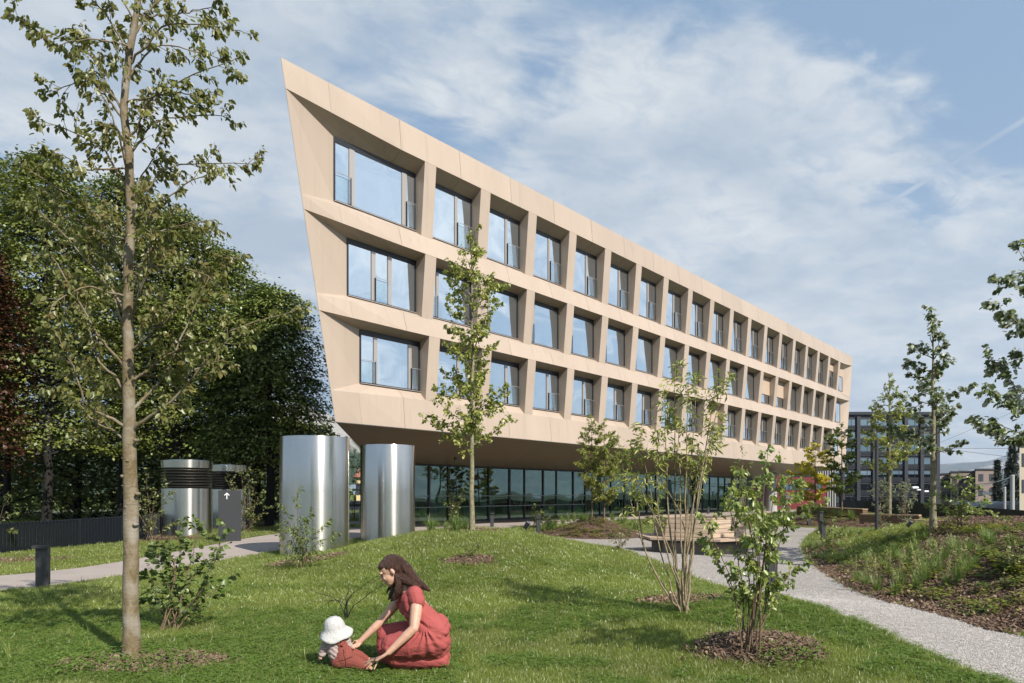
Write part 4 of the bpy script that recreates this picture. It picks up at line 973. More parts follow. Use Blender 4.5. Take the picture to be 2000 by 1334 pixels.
shrub('leafy_shrub', 'wide leafy shrub on the right mulch bed in front of the railway fence', 1872, 1032,
      [((1870, 980), (1868, 928)), ((1860, 990), (1830, 965)), ((1880, 990), (1912, 950)), ((1890, 1000), (1935, 1000)), ((1850, 1000), (1812, 985)), ((1880, 980), (1895, 935)), ((1862, 980), (1850, 940)), ((1890, 990), (1925, 975)), ((1878, 1000), (1960, 1012)), ((1865, 1010), (1880, 980))],
      M['lf_broad'], M['bark_brown'], .085, 'ovate', 51, r0=.010, leaf_from=.25, tw=10, twl=.24, leafn=7, droop=.15, dy=.5, sub=0)
shrub('willow_shrub', 'grey-green willow shrub left of the thin pale trunk', 1722, 1018, [((1718, 975), (1715, 945)), ((1725, 970), (1728, 940)), ((1715, 985), (1705, 958)), ((1728, 985), (1735, 955)), ((1720, 980), (1722, 950))],
      M['lf_willow'], M['bark_brown'], .10, 'lance', 52, r0=.010, leaf_from=.05, tw=14, twl=.3, leafn=9, droop=-.3, dy=.3, Y=25)
shrub('willow_shrub', 'grey-green willow shrub between the two young trees', 1765, 1018, [((1762, 975), (1760, 948)), ((1770, 970), (1775, 945)), ((1758, 985), (1750, 962)), ((1775, 985), (1788, 968)), ((1768, 980), (1768, 950))],
      M['lf_willow'], M['bark_brown'], .10, 'lance', 53, r0=.010, leaf_from=.05, tw=12, twl=.3, leafn=8, droop=-.3, dy=.3, Y=23.5)
shrub('low_shrub', 'low yellowish shrub on the gravel edge left of the round bench', 1212, 1077, [((1208, 1055), (1198, 1042)), ((1214, 1055), (1212, 1032)), ((1220, 1055), (1232, 1040)), ((1218, 1060), (1226, 1035)), ((1205, 1062), (1190, 1052))],
      M['lf_olive'], M['bark_brown'], .05, 'ovate', 54, r0=.006, leaf_from=.15, tw=8, twl=.14, leafn=6, droop=.1, dy=.15)
shrub('low_shrub', 'tiny shrub on a bark patch on the slope of the grassy mound', 922, 1092, [((922, 1075), (924, 1058)), ((918, 1078), (910, 1070)), ((926, 1078), (934, 1064)), ((930, 1080), (938, 1052))],
      M['lf_mid'], M['bark_brown'], .04, 'ovate', 55, r0=.004, leaf_from=.15, tw=7, twl=.10, leafn=6, droop=.1, dy=.12)
shrub('low_shrub', 'small bushy shrub beside the last bollards where gravel meets lawn', 1622, 1072, [((1618, 1045), (1610, 1020)), ((1624, 1045), (1628, 1015)), ((1630, 1050), (1645, 1030)), ((1614, 1055), (1598, 1040)), ((1628, 1055), (1640, 1045))],
      M['lf_mid'], M['bark_brown'], .075, 'ovate', 56, r0=.008, leaf_from=.1, tw=9, twl=.22, leafn=7, droop=.1, dy=.3)
shrub('low_shrub', 'small shrub at the left end of the shorter timber wall', 1715, 1030, [((1712, 1018), (1702, 1005)), ((1718, 1018), (1722, 1002)), ((1724, 1020), (1736, 1010)), ((1710, 1022), (1698, 1015))],
      M['lf_broad'], M['bark_brown'], .085, 'ovate', 57, r0=.008, leaf_from=.1, tw=9, twl=.22, leafn=7, droop=.1, dy=.3)
shrub('young_shrub', 'yellow-tinged leafy shrub at the right edge of the mulch bed', 1985, 1120, [((1985, 1080), (1975, 1050)), ((1992, 1085), (2005, 1060)), ((1975, 1090), (1958, 1068)), ((1990, 1095), (2020, 1085)), ((1980, 1100), (1962, 1090))],
      M['lf_olive'], M['bark_brown'], .075, 'ovate', 58, r0=.007, leaf_from=.1, tw=9, twl=.20, leafn=7, droop=.1, dy=.3)
for i, (x_, y_, top, sd_) in enumerate(((693, 1015, 876, 61), (1047, 1028, 985, 62), (1075, 1030, 990, 63), (1062, 1028, 1002, 64))):
    shrub('slim_shrub', ['slim shrub seen in the gap between the two steel cylinders', 'thin sprig left of the mulch mound by the glass wall', 'thin sprig at the left foot of the mulch mound', 'low sprig between the two thin ones by the mulch mound'][i], x_, y_,
          [((x_ - 2, (y_ + top) / 2), (x_ - 1, top)), ((x_ + 3, (y_ + top) / 2), (x_ + 8, top + 12)), ((x_ - 4, (y_ + top) / 2 + 8), (x_ - 9, top + 18)), ((x_ + 2, (y_ + top) / 2 + 8), (x_ + 5, top + 30))],
          M['lf_mid'], M['bark_brown'], .08 if i else .11, 'ovate', sd_, r0=.010, leaf_from=.1, tw=8 if i else 14, twl=.25 if i else .4, leafn=5, droop=.2, dy=.3)

# ---------------------------------------------------------------- the dark wood at the left: each tree a thing
def forest_tree(cx, cy, top, rx, ry, zlow, lmat, label, seed, n=26000, lsize=.15, name='broadleaf_tree', skirt=1.0, layers=True):
    r = np.random.default_rng(seed); z0 = Hs(cx, cy)
    t = thing(name, (cx, cy, z0), label, 'tree', 'tall trees of the wood behind the fence')
    tr = MB(); tr.tube([(cx, cy, z0 - .2), (cx + .1, cy, z0 + 2), (cx, cy + .1, z0 + top * .45), (cx, cy, z0 + top * .9)], [.20, .17, .12, .04], 10, caps=False); tr.build('trunk', M['bark_dark'], t, True)
    # sprays: flat drooping fans of leaves set on the crown's surface in storeys
    m = n // 34
    u = r.random(m); zz = zlow + (top - zlow) * u ** .85
    h = (zz - zlow) / (top - zlow)
    prof = np.sqrt(np.clip(1 - np.abs(h * 1.06 - .30) ** 2.2 / .62, .02, 1)) * (1 - .35 * h ** 3)
    az = r.uniform(0, 2 * np.pi, m)
    lob = 1 + .20 * np.sin(az * 3 + zz * .9 + seed) + .14 * np.sin(az * 5 - zz * 1.7) + .09 * np.sin(az * 9 + zz * 2.9)
    rad = (1 - .42 * r.random(m) ** 1.7) * prof * lob
    C = np.stack([cx + rx * rad * np.cos(az), cy + ry * rad * np.sin(az), z0 + zz - .10 * rad * rx * skirt], 1)
    br = MB()
    for i in r.choice(m, min(60, m), replace=False):
        a = np.array([cx, cy, C[i, 2] - .25 * rad[i] * rx]); br.tube([a, (a + C[i]) / 2 + [0, 0, .2], C[i]], [.07, .04, .012], 4, caps=False)
    tag(br.build('branches', M['bark_dark'], t, True), kind='stuff')
    k = 34
    out = np.stack([np.cos(az), np.sin(az), -.35 + r.normal(0, .15, m)], 1); out /= np.linalg.norm(out, axis=1, keepdims=True)
    side = np.cross(out, [0, 0, 1.]); side /= np.linalg.norm(side, axis=1, keepdims=True); up = np.cross(side, out)
    sz = r.uniform(.5, 1.25, m)
    a = r.normal(0, .42, (m, k)); b = r.normal(0, .34, (m, k)); c = r.normal(0, .07, (m, k))
    P = C[:, None] + sz[:, None, None] * (a[..., None] * out[:, None] + b[..., None] * side[:, None] + c[..., None] * up[:, None])
    P = P.reshape(-1, 3); O = np.repeat(out, k, 0); U = np.repeat(up, k, 0) + r.normal(0, .28, (len(P), 3))
    X = O + r.normal(0, .5, P.shape); X /= np.linalg.norm(X, axis=1, keepdims=True); Y = np.cross(U, X); Y /= np.linalg.norm(Y, axis=1, keepdims=True) + 1e-9
    s = lsize * r.uniform(.6, 1.25, len(P))
    V = np.stack([P, P + (X * .5 + Y * .33) * s[:, None], P + X * s[:, None], P + (X * .5 - Y * .33) * s[:, None]], 1).reshape(-1, 3)
    f = np.arange(len(P) * 4).reshape(-1, 4)[:, [0, 3, 2, 1]]
    tag(mesh_obj('crown', V, f, lmat, t), kind='stuff')
FT = [  # x px, distance, top px, half width px, crown foot m
    (90, 28.0, 322, 135, 3.3, 'lf_forest', 'tallest dark tree of the wood, behind the big pale trunk on its left', 36000),
    (235, 32.0, 355, 130, 3.2, 'lf_forest2', 'dark tree of the wood directly behind the big pale trunk', 34000),
    (345, 30.5, 425, 115, 3.4, 'lf_forest', 'dark spreading tree right of the big pale trunk, above the louvred vents', 36000),
    (430, 32.0, 500, 125, 3.1, 'lf_forest2', 'brighter green tree of the wood above the upright shrub', 34000),
    (525, 29.5, 572, 108, 2.9, 'lf_forest2', 'lowest tree at the right end of the wood, reaching towards the building', 42000),
    (-45, 25.5, 490, 75, 2.4, 'lf_copper', 'copper-leaved tree at the left picture edge', 20000),
    (10, 34, 330, 95, 2.8, 'lf_forest', 'dark tree at the upper left edge behind the copper one', 20000),
    (-160, 25, 330, 120, 2.4, 'lf_forest', 'dark tree just outside the left picture edge', 10000)]
for i, (x_, Y_, ty, hw, zl, ml, lb, n_) in enumerate(FT):
    k = Y_ / FPX; forest_tree((x_ - CX) * k, Y_, EYE + (CY - ty) * k, hw * k, hw * k * .85, zl, M[ml], lb, 70 + i, n_)
for i, (x_, Y_, ty, hw) in enumerate(((150, 37, 520, 150), (330, 39, 600, 150), (500, 38, 700, 115), (0, 36, 560, 140))):
    k = Y_ / FPX; forest_tree((x_ - CX) * k, Y_, EYE + (CY - ty) * k, hw * k, hw * k * .7, .3, M['lf_forest'], ['shaded tree deep in the wood behind the big pale trunk', 'shaded tree deep in the wood behind the louvred vents', 'shaded tree deep in the wood behind the upright shrub', 'shaded tree deep in the wood at the far left'][i], 90 + i, 15000, .22)
def undergrowth():
    r = np.random.default_rng(5); n = 22000
    Y = 37 + 9 * r.random(n); X = -Y * (.24 + .62 * r.random(n)) - 1.0
    Z = r.random(n) ** .8 * 5.5 + H(X, Y)
    o = leaves_mesh('undergrowth', np.stack([X, Y, Z], 1), .34, M['lf_forest'], None, 'kite', .2, r)
    tag(o, 'dense dark undergrowth deep below the tall trees behind the slatted fence', 'undergrowth', kind='stuff')
undergrowth()

# ---------------------------------------------------------------- lawn: grass blades, clover, bark chips and stones scattered as instances
def proto_object(name, V, f, m):
    me = bpy.data.meshes.new(name); me.from_pydata([tuple(q) for q in V], [], f); me.update(); me.materials.append(m)
    return bpy.data.objects.new(name, me)     # not linked: only its instances are seen
def blades(n, rad, h, w, seed, lean=.5):
    r = np.random.default_rng(seed); V = []; Fc = []
    for i in range(n):
        a = r.uniform(0, 2 * math.pi); q = rad * math.sqrt(r.random()); c = np.array([q * math.cos(a), q * math.sin(a), -.01]); b = r.uniform(0, 2 * math.pi)
        dx = np.array([math.cos(b), math.sin(b), 0]); l = r.normal(0, lean, 2); hh = h * r.uniform(.45, 1.2); tip = c + np.array([l[0] * hh, l[1] * hh, hh]); mid = c + np.array([l[0] * hh * .3, l[1] * hh * .3, hh * .6])
        k = len(V); ww = w * r.uniform(.7, 1.2)
        V += [c - dx * ww / 2, c + dx * ww / 2, mid + dx * ww * .4, mid - dx * ww * .4, tip]; Fc += [[k, k + 1, k + 2, k + 3], [k + 3, k + 2, k + 4]]
    return V, Fc
def scatter(name, pts, protos, smin, smax, label, cat, normal=None, seed=1, tilt=.0):
    pts = np.asarray(pts, float); n = len(pts); r = np.random.default_rng(seed)
    me = bpy.data.meshes.new(name); me.vertices.add(n); me.vertices.foreach_set('co', pts.astype(np.float32).ravel()); me.update()
    rot = np.stack([r.normal(0, tilt, n), r.normal(0, tilt, n), r.uniform(0, 6.283, n)], 1).astype(np.float32)
    at_ = me.attributes.new('rot', 'FLOAT_VECTOR', 'POINT'); at_.data.foreach_set('vector', rot.ravel())
    sc_ = me.attributes.new('scl', 'FLOAT', 'POINT'); sc_.data.foreach_set('value', r.uniform(smin, smax, n).astype(np.float32))
    ix = me.attributes.new('pick', 'INT', 'POINT'); ix.data.foreach_set('value', r.integers(0, len(protos), n).astype(np.int32))
    o = bpy.data.objects.new(name, me); COL.objects.link(o); tag(o, label, cat, kind='stuff')
    ng = bpy.data.node_groups.new(name, 'GeometryNodeTree')
    ng.interface.new_socket('Geometry', in_out='INPUT', socket_type='NodeSocketGeometry'); ng.interface.new_socket('Geometry', in_out='OUTPUT', socket_type='NodeSocketGeometry')
    N = ng.nodes; L = ng.links; gi = N.new('NodeGroupInput'); go = N.new('NodeGroupOutput')
    m2p = N.new('GeometryNodeMeshToPoints'); L.new(gi.outputs[0], m2p.inputs[0])
    iop = N.new('GeometryNodeInstanceOnPoints'); L.new(m2p.outputs[0], iop.inputs['Points'])
    g2i = N.new('GeometryNodeGeometryToInstance')
    for p in protos[::-1]:
        oi = N.new('GeometryNodeObjectInfo'); oi.inputs['Object'].default_value = p; oi.inputs['As Instance'].default_value = False; L.new(oi.outputs['Geometry'], g2i.inputs[0])
    L.new(g2i.outputs[0], iop.inputs['Instance']); iop.inputs['Pick Instance'].default_value = True
    def attr(nm, ty):
        a = N.new('GeometryNodeInputNamedAttribute'); a.data_type = ty; a.inputs[0].default_value = nm; return a.outputs[0]
    L.new(attr('pick', 'INT'), iop.inputs['Instance Index'])
    e2r = N.new('FunctionNodeEulerToRotation'); L.new(attr('rot', 'FLOAT_VECTOR'), e2r.inputs[0]); L.new(e2r.outputs[0], iop.inputs['Rotation'])
    L.new(attr('scl', 'FLOAT'), iop.inputs['Scale']); L.new(iop.outputs[0], go.inputs[0])
    md = o.modifiers.new('scatter', 'NODES'); md.node_group = ng
    return o
def zone_masks(X, Y, marg=0.0):
    grav = pdist(GRAVEL, X, Y); path = pdist(PATH, X, Y); plz = pdist(PLAZA, X, Y)
    beds = np.maximum.reduce([pdist(b, X, Y) for b in (BED3, BED2, BED4)]); rings = np.maximum.reduce([pdist(b, X, Y) for b in RPOLY])
    return grav, path, plz, beds, rings
def sample_wedge(n, ya, yb, seed, power=2.0, margin=1.06):
    """points in the camera's view wedge; density falls with distance"""
    r = np.random.default_rng(seed); u = r.random(n)
    Y = ya * (yb / ya) ** u if power == 1 else (ya ** (1 - power) + u * (yb ** (1 - power) - ya ** (1 - power))) ** (1 / (1 - power)) if power != 1 else 0
    X = Y * r.uniform(-.80 * margin, .80 * margin, n)
    return X, Y, r
# pale lawn patch that lies on the back of the big bed
LAWN3 = smooth_poly([g0(1590, 1098), (8.8, 17.5), (9.3, 19.5), (10.6, 22.3), (12.4, 22.0), (12.6, 19.5), (11.2, 18.6), (9.4, 15.4), (8.0, 14.0)])
def lawn():
    n = 190000
    X, Y, r = sample_wedge(n, 3.4, 40, 2, 1.55)
    g, p, z, b, k = zone_masks(X, Y); l3 = pdist(LAWN3, X, Y)
    ed = r.normal(0, .03, n)
    ok = (g < -.01 + ed) & (p < -.02 + ed) & (z < 0) & ((b < ed) | (l3 > 0)) & ((k < -.06 + ed * 2) | (r.random(n) < .10)) & (X < 18.2 + (Y - 24.2) * .41 - .3) & (X > -40)
    q = (X - B0.x) * Nv.x + (Y - B0.y) * Nv.y; ok &= (q > -.5) | (X < -5.2)
    X, Y = X[ok], Y[ok]; P = np.stack([X, Y, H(X, Y)], 1)
    d = Y
    near = d < 9
    pr_n = [proto_object('grass_tuft', *blades(20, .055, .060, .0042, s), M['blade']) for s in (1, 2, 3, 4)]
    pr_f = [proto_object('grass_tuft', *blades(16, .10, .070, .0095, s), M['blade']) for s in (5, 6, 7)]
    scatter('grass', P[near], pr_n, .65, 1.25, 'short green lawn grass in the foreground around the mother and child', 'grass', seed=3, tilt=.1)
    scatter('grass', P[~near], pr_f, .65, 1.2, 'lawn grass on the mound and beyond', 'grass', seed=4, tilt=.1)
    m = r.random(len(X)) < .010
    pr_t = [proto_object('grass_tuft', *blades(9, .02, .16, .0045, s, .45), M['blade']) for s in (11, 12)]
    scatter('tall_grass', P[m & (Y < 22)], pr_t, .5, 1.1, 'longer grass blades standing out of the lawn', 'grass', seed=5)
    # clover patches
    cl_ = np.array([noise.noise(Vector((a * .55, b_ * .8, 3.3))) + .35 * noise.noise(Vector((a * 2.1, b_ * 2.4, 8))) for a, b_ in zip(X[::3], Y[::3])])
    wt = cl_ + .22 * (X[::3] < -.5) * (Y[::3] < 9) - .04
    mk = (wt > .10) & (Y[::3] < 13); Pc = P[::3][mk]
    rr = np.random.default_rng(6); Pc = np.repeat(Pc, 2, 0) + np.concatenate([rr.normal(0, .05, (len(Pc) * 2, 2)), np.zeros((len(Pc) * 2, 1))], 1)
    def clover(seed):
        r2 = np.random.default_rng(seed); V = []; Fc = []
        for i in range(14):
            c = np.array([*r2.normal(0, .045, 2), r2.uniform(.03, .065)])
            for a in range(3):
                th = a * 2.094 + r2.uniform(0, .4); s = .013
                d_ = np.array([math.cos(th), math.sin(th), r2.uniform(-.1, .3)]); e = np.array([-math.sin(th), math.cos(th), 0]); k = len(V)
                V += [c, c + d_ * s * .6 + e * s * .5, c + d_ * s * 1.1, c + d_ * s * .6 - e * s * .5]; Fc.append([k, k + 1, k + 2, k + 3])
        return V, Fc
    scatter('clover', Pc, [proto_object('clover_tuft', *clover(s), M['clover']) for s in (1, 2, 3)], .55, 1.05, 'patches of clover growing through the lawn', 'clover', seed=7, tilt=.15)
lawn()

def chips():
    def chip(seed, n=5):
        r2 = np.random.default_rng(seed); V = []; Fc = []
        for i in range(n):
            c = np.array([*r2.normal(0, .03, 2), r2.uniform(0, .02)]); a = r2.uniform(0, 6.28); l = r2.uniform(.012, .034); w = r2.uniform(.004, .010); t = r2.normal(0, .35)
            d_ = np.array([math.cos(a) * math.cos(t), math.sin(a) * math.cos(t), math.sin(t)]) * l; e = np.array([-math.sin(a), math.cos(a), r2.normal(0, .4)]) * w; k = len(V)
            V += [c - d_ - e, c + d_ - e * .6, c + d_ * .9 + e, c - d_ * 1.1 + e * .7]; V += [v - np.array([0, 0, .005]) for v in V[k:k + 4]]
            Fc += [[k, k + 1, k + 2, k + 3], [k, k + 4, k + 5, k + 1], [k + 1, k + 5, k + 6, k + 2], [k + 2, k + 6, k + 7, k + 3], [k + 3, k + 7, k + 4, k]]
        return V, Fc
    X, Y, r = sample_wedge(90000, 4.0, 36, 12, 1.5)
    g, p, z, b, k = zone_masks(X, Y); l3 = pdist(LAWN3, X, Y)
    ok = ((b > -.03 + r.normal(0, .015, len(X))) & (l3 < 0) & (r.random(len(X)) < .9)) | (k > -.10 + r.normal(0, .05, len(X)))
    X, Y = X[ok], Y[ok]; P = np.stack([X, Y, H(X, Y) + .004], 1)
    # more chips on the near rings
    rr = np.random.default_rng(13)
    ex = []
    for (c, rx, ry), n_ in zip(RINGS[:5], (2300, 3400, 1500, 500, 1500)):
        a = rr.uniform(0, 6.283, n_); q = np.sqrt(rr.random(n_)) * 1.02; ex.append(np.stack([c[0] + rx * q * np.cos(a), c[1] + ry * q * np.sin(a)], 1))
    e = np.concatenate(ex); P = np.concatenate([P, np.stack([e[:, 0], e[:, 1], H(e[:, 0], e[:, 1]) + .006], 1)])
    scatter('bark_mulch', P, [proto_object('bark_chips', *chip(s), M['bark_chip']) for s in range(4)], .7, 1.5, 'loose brown bark chips covering the planting beds', 'bark mulch', seed=14, tilt=.15)
    def stone(seed):
        r2 = np.random.default_rng(seed); V = []; Fc = []
        for i in range(6):
            c = np.array([*r2.normal(0, .035, 2), .002]); s = r2.uniform(.003, .0075); q = r2.uniform(.6, 1.3, 6) * s; k = len(V)
            V += [c + np.array(v) for v in ((q[0], 0, 0), (0, q[1], 0), (-q[2], 0, 0), (0, -q[3], 0), (0, 0, q[4] * .8))]; Fc += [[k, k + 1, k + 4], [k + 1, k + 2, k + 4], [k + 2, k + 3, k + 4], [k + 3, k, k + 4]]
        return V, Fc
    X, Y, r = sample_wedge(90000, 4.3, 20, 15, 1.9)
    g = pdist(GRAVEL, X, Y); ok = g > -.05 + r.normal(0, .03, len(X)); X, Y = X[ok], Y[ok]
    scatter('gravel', np.stack([X, Y, H(X, Y)], 1), [proto_object('gravel_stones', *stone(s), M['stone']) for s in range(3)], .7, 1.4, 'loose pale gravel stones on the curved path', 'gravel', seed=16)
chips()

# planting in the beds
def grass_clump(seed, n, rad, h, w, lean, seedhead=False):
    V, Fc = [], []; r = np.random.default_rng(seed)
    for i in range(n):
        a = r.uniform(0, 6.283); q = rad * r.random(); c = np.array([q * math.cos(a), q * math.sin(a), -.02]); hh = h * r.uniform(.55, 1.1); l = abs(r.normal(0, lean)) + .05; b = a + r.normal(0, .5)
        o = np.array([math.cos(b), math.sin(b), 0]); e = np.array([-math.sin(b), math.cos(b), 0]) * w / 2; pts = [c + o * l * hh * t ** 2 + np.array([0, 0, hh * (t - .35 * l * t ** 3)]) for t in (0, .35, .7, 1)]
        k = len(V)
        for p_, f_ in zip(pts, (1, 1, .7, .15)): V += [p_ - e * f_, p_ + e * f_]
        Fc += [[k, k + 1, k + 3, k + 2], [k + 2, k + 3, k + 5, k + 4], [k + 4, k + 5, k + 7, k + 6]]
    return V, Fc
def plant_clumps():
    M['lf_sedge'] = leaf_mat('fine_grass_leaf', (.11, .17, .04), (.19, .25, .075), trans=.35, gloss=.25)
    M['lf_varieg'] = leaf_mat('pale_variegated_grass', (.24, .29, .10), (.13, .20, .05), trans=.4, gloss=.25)
    M['lf_plume'] = leaf_mat('pale_plume', (.30, .29, .14), (.24, .25, .10), trans=.4)
    def protos(nm, arg, m, plume=False):
        out = []
        for s in range(3):
            V, Fc = grass_clump(s + arg[-1], *arg[:-1]); me = bpy.data.meshes.new(nm); me.from_pydata([tuple(q) for q in V], [], Fc); me.update(); me.materials.append(m)
            pl = None
            if plume:
                r = np.random.default_rng(s + 50); V2, F2 = [], []
                for i in range(4):
                    a = r.uniform(0, 6.283); l = r.uniform(.02, .2); d_ = np.array([math.cos(a) * l, math.sin(a) * l, 1]); h = r.uniform(.42, .68)
                    for j in range(16):
                        t_ = .55 + .45 * j / 16; c = d_ * h * t_ + r.normal(0, .008, 3); k = len(V2); e = r.normal(0, .012, 3); f_ = np.array([0, 0, .03])
                        V2 += [c, c + e + f_ * .5, c + f_, c - e + f_ * .5]; F2.append([k, k + 1, k + 2, k + 3])
                    k = len(V2); e = np.array([.0015, .0015, 0]); V2 += [np.zeros(3), e, d_ * h * .6 + e, d_ * h * .6]; F2.append([k, k + 1, k + 2, k + 3])
                pl = bpy.data.meshes.new('plume'); pl.from_pydata([tuple(q) for q in V2], [], F2); pl.update(); pl.materials.append(M['lf_plume'])
            out.append((me, pl))
        return out
    KA = protos('leaves', (90, .07, .34, .007, .55, 1), M['lf_sedge']); KB = protos('leaves', (60, .06, .26, .012, .7, 11), M['lf_varieg']); KC = protos('leaves', (80, .06, .36, .006, .4, 21), M['lf_sedge'], True)
    r = random.Random(3)
    def put(x, y, K, label, group, s=1.0):
        p = on_ground(x, y); me, pl = r.choice(K)
        o = bpy.data.objects.new('ornamental_grass', me); COL.objects.link(o); o.location = p; o.rotation_euler = (0, 0, r.uniform(0, 6.28)); q = s * r.uniform(.8, 1.2); o.scale = (q, q, q)
        if pl:
            c = bpy.data.objects.new('seed_heads', pl); COL.objects.link(c); c.parent = o; tag(c, kind='stuff')
        tag(o, label, 'ornamental grass', group)
    lbC = 'green grass clump with pale feathery seed heads on the bark slope beside the gravel path'
    for x, y in ((1672, 1138), (1690, 1146), (1712, 1156), (1748, 1166), (1757, 1148), (1790, 1152), (1806, 1138), (1850, 1146), (1872, 1138), (1735, 1122), (1832, 1122)):
        put(x, y, KC, lbC, 'plumed grasses on the right bed', 1.0)
    lbA = 'fine dark green grass clump low on the right mulch bed'
    for x, y in ((1580, 1070), (1592, 1075), (1604, 1070), (1615, 1066), (1845, 1092), (1868, 1085), (1892, 1078), (1915, 1088), (1860, 1075), (1935, 1064), (1925, 1058), (1880, 1105), (1830, 1100), (1802, 1098), (1905, 1110), (1890, 1120), (1640, 1052), (1660, 1048), (1680, 1046), (1700, 1042), (1735, 1030), (1748, 1028), (1700, 1100), (1725, 1108), (1760, 1095), (1785, 1085), (1770, 1108), (1810, 1118), (1745, 1090), (1822, 1072), (1790, 1070)):
        put(x, y, KA, lbA, 'fine green grasses on the right bed', .95)
    lbB = 'pale variegated grass clump on the bark mulch near the lawn patch'
    for x, y in ((1595, 1092), (1612, 1096), (1628, 1092), (1640, 1098), (1655, 1095), (1665, 1085), (1650, 1078), (1680, 1075), (1625, 1080), (1700, 1070), (1722, 1068), (1735, 1060), (1748, 1055), (1760, 1062), (1705, 1085), (1690, 1095), (1720, 1085), (1745, 1078), (1790, 1058), (1808, 1052), (1775, 1048), (1800, 1042), (1685, 1060), (1672, 1062), (1715, 1055), (1640, 1070)):
        put(x, y, KB, lbB, 'variegated grasses on the right bed', 1.0)
    lbD = 'fine grass clump growing along the back of the mulch mound by the glass wall'
    for x, y in ((1072, 1026), (1085, 1020), (1098, 1014), (1110, 1010), (1122, 1008), (1135, 1007), (1196, 1007), (1208, 1010), (1220, 1015), (1232, 1022), (1240, 1030), (1060, 1034), (1080, 1030), (1100, 1020), (1215, 1020), (1145, 1008)):
        y += 9 if y < 1012 else 4
        put(x, y, KA, lbD, 'grasses on the mulch mound', 1.35)
    lbE = 'fine grass clump on the far shrub bed beside the timber wall'
    for x, y in ((1525, 1012), (1540, 1008), (1556, 1004), (1570, 1002), (1584, 1001), (1600, 1002), (1614, 1003), (1628, 1006), (1640, 1010), (1662, 1012), (1672, 1008), (1535, 1016), (1548, 1014), (1682, 1006)):
        put(x, y, KA, lbE, 'grasses on the far bed', 1.7)
    lbF = 'short grass clump at the foot of the glass wall left of the mound'
    for x, y in ((842, 1038), (856, 1030), (872, 1034), (890, 1038), (902, 1036), (845, 1030), (912, 1034)):
        put(x, y, KA, lbF, 'grasses behind the grassy mound', 1.3)
    # low leafy ground cover on the bark
    def leafy(seed, sz=.05, n=16, kind='round'):
        r2 = np.random.default_rng(seed); v, f = leaf_shapes(1, kind); V = []; Fc = []
        for i in range(n):
            c = np.array([*r2.normal(0, .06, 2), r2.uniform(.02, .13)]); a = r2.uniform(0, 6.28); t = r2.uniform(-.4, .4); X_ = np.array([math.cos(a) * math.cos(t), math.sin(a) * math.cos(t), math.sin(t)]); Y_ = np.cross([0, 0, 1], X_); Z_ = np.cross(X_, Y_); s = sz * r2.uniform(.6, 1.2); k = len(V)
            V += [c + s * (q[0] * X_ + q[1] * Y_ + q[2] * Z_) for q in v]; Fc += [[k + j for j in ff] for ff in f]
        return V, Fc
    M['lf_cover'] = leaf_mat('yellow_green_ground_cover', (.13, .17, .03), (.24, .23, .05), trans=.35, patch=(1.7, (.09, .14, .03)))
    rr = np.random.default_rng(9)
    pts = []
    def fill(n, x0, x1, y0, y1, thr=.0, cl=1.6):
        c = 0
        while c < n:
            x, y = rr.uniform(x0, x1), rr.uniform(y0, y1); p = on_ground(x, y)
            if noise.noise(Vector((p.x * cl, p.y * cl, 1.1))) > thr:
                k_ = zone_masks(np.array([p.x]), np.array([p.y]))
                if k_[3][0] > .15: pts.append(tuple(p))
            c += 1
    fill(420, 1760, 2000, 1110, 1240, .10, 2.4); fill(200, 1880, 2000, 1060, 1120, .08, 2.4); fill(260, 1600, 1800, 1055, 1130, -.05, 2.4); fill(170, 1800, 2000, 1030, 1046, -.1); fill(100, 1650, 1800, 1100, 1190, .25); fill(420, 1050, 1240, 1012, 1058, -.15, 3); fill(260, 1500, 1680, 1000, 1028, -.15, 3); fill(200, 1640, 1800, 1040, 1060, -.1)
    scatter('ground_cover', np.array(pts), [proto_object('leafy_sprig', *leafy(s), M['lf_cover']) for s in range(3)], .6, 1.4, 'low yellow-green leafy ground cover spreading over the bark mulch', 'ground cover', seed=10)
    # herbs at the mulch and lawn borders
    pts = []
    for (x0, x1, y0, y1, n) in ((500, 620, 1070, 1110, 60), (1180, 1240, 1058, 1075, 30), (80, 380, 1290, 1330, 90), (560, 700, 1090, 1130, 60), (1500, 1600, 1280, 1320, 25), (200, 560, 1062, 1085, 60), (20, 200, 1080, 1110, 40), (1340, 1420, 1185, 1215, 16)):
        for i in range(n):
            p = on_ground(rr.uniform(x0, x1), rr.uniform(y0, y1)); k_ = zone_masks(np.array([p.x]), np.array([p.y]))
            if k_[1][0] < -.1 and k_[0][0] < -.1 and k_[2][0] < 0: pts.append(tuple(p))
    scatter('weeds', np.array(pts), [proto_object('weed_tuft', *leafy(s + 20, .035, 14, 'ovate'), M['clover']) for s in range(3)], .7, 1.5, 'small leafy weeds along lawn and mulch borders', 'weeds', seed=11)
plant_clumps()
# ---------------------------------------------------------------- far things
M['dk_wall'] = mat('dark_slate_facade', (.018, .021, .030), rough=.6, var=.1, vscale=.2)
M['dk_band'] = mat('blue_black_band', (.010, .014, .022), rough=.5)
M['far_glass'] = glass_mat('pale_office_glass', (.22, .30, .34), .34, (.60, .78, .88))
M['red'] = mat('red_facade_panel', (.14, .015, .017), rough=.5)
M['pink_wall'] = mat('pinkish_render', (.21, .165, .15), rough=.9, var=.06, vscale=.1)
M['beige_wall'] = mat('beige_render', (.42, .37, .29), rough=.9, var=.05, vscale=.1)
M['yellow_wall'] = mat('yellow_render', (.62, .50, .26), rough=.9)
M['roof_red'] = mat('red_tile_roof', (.25, .10, .06), rough=.8)
M['tank'] = mat('grey_tank_paint', (.26, .27, .29), rough=.45, var=.2, vscale=.4)
M['pole'] = mat('grey_concrete_pole', (.33, .33, .33), rough=.8)
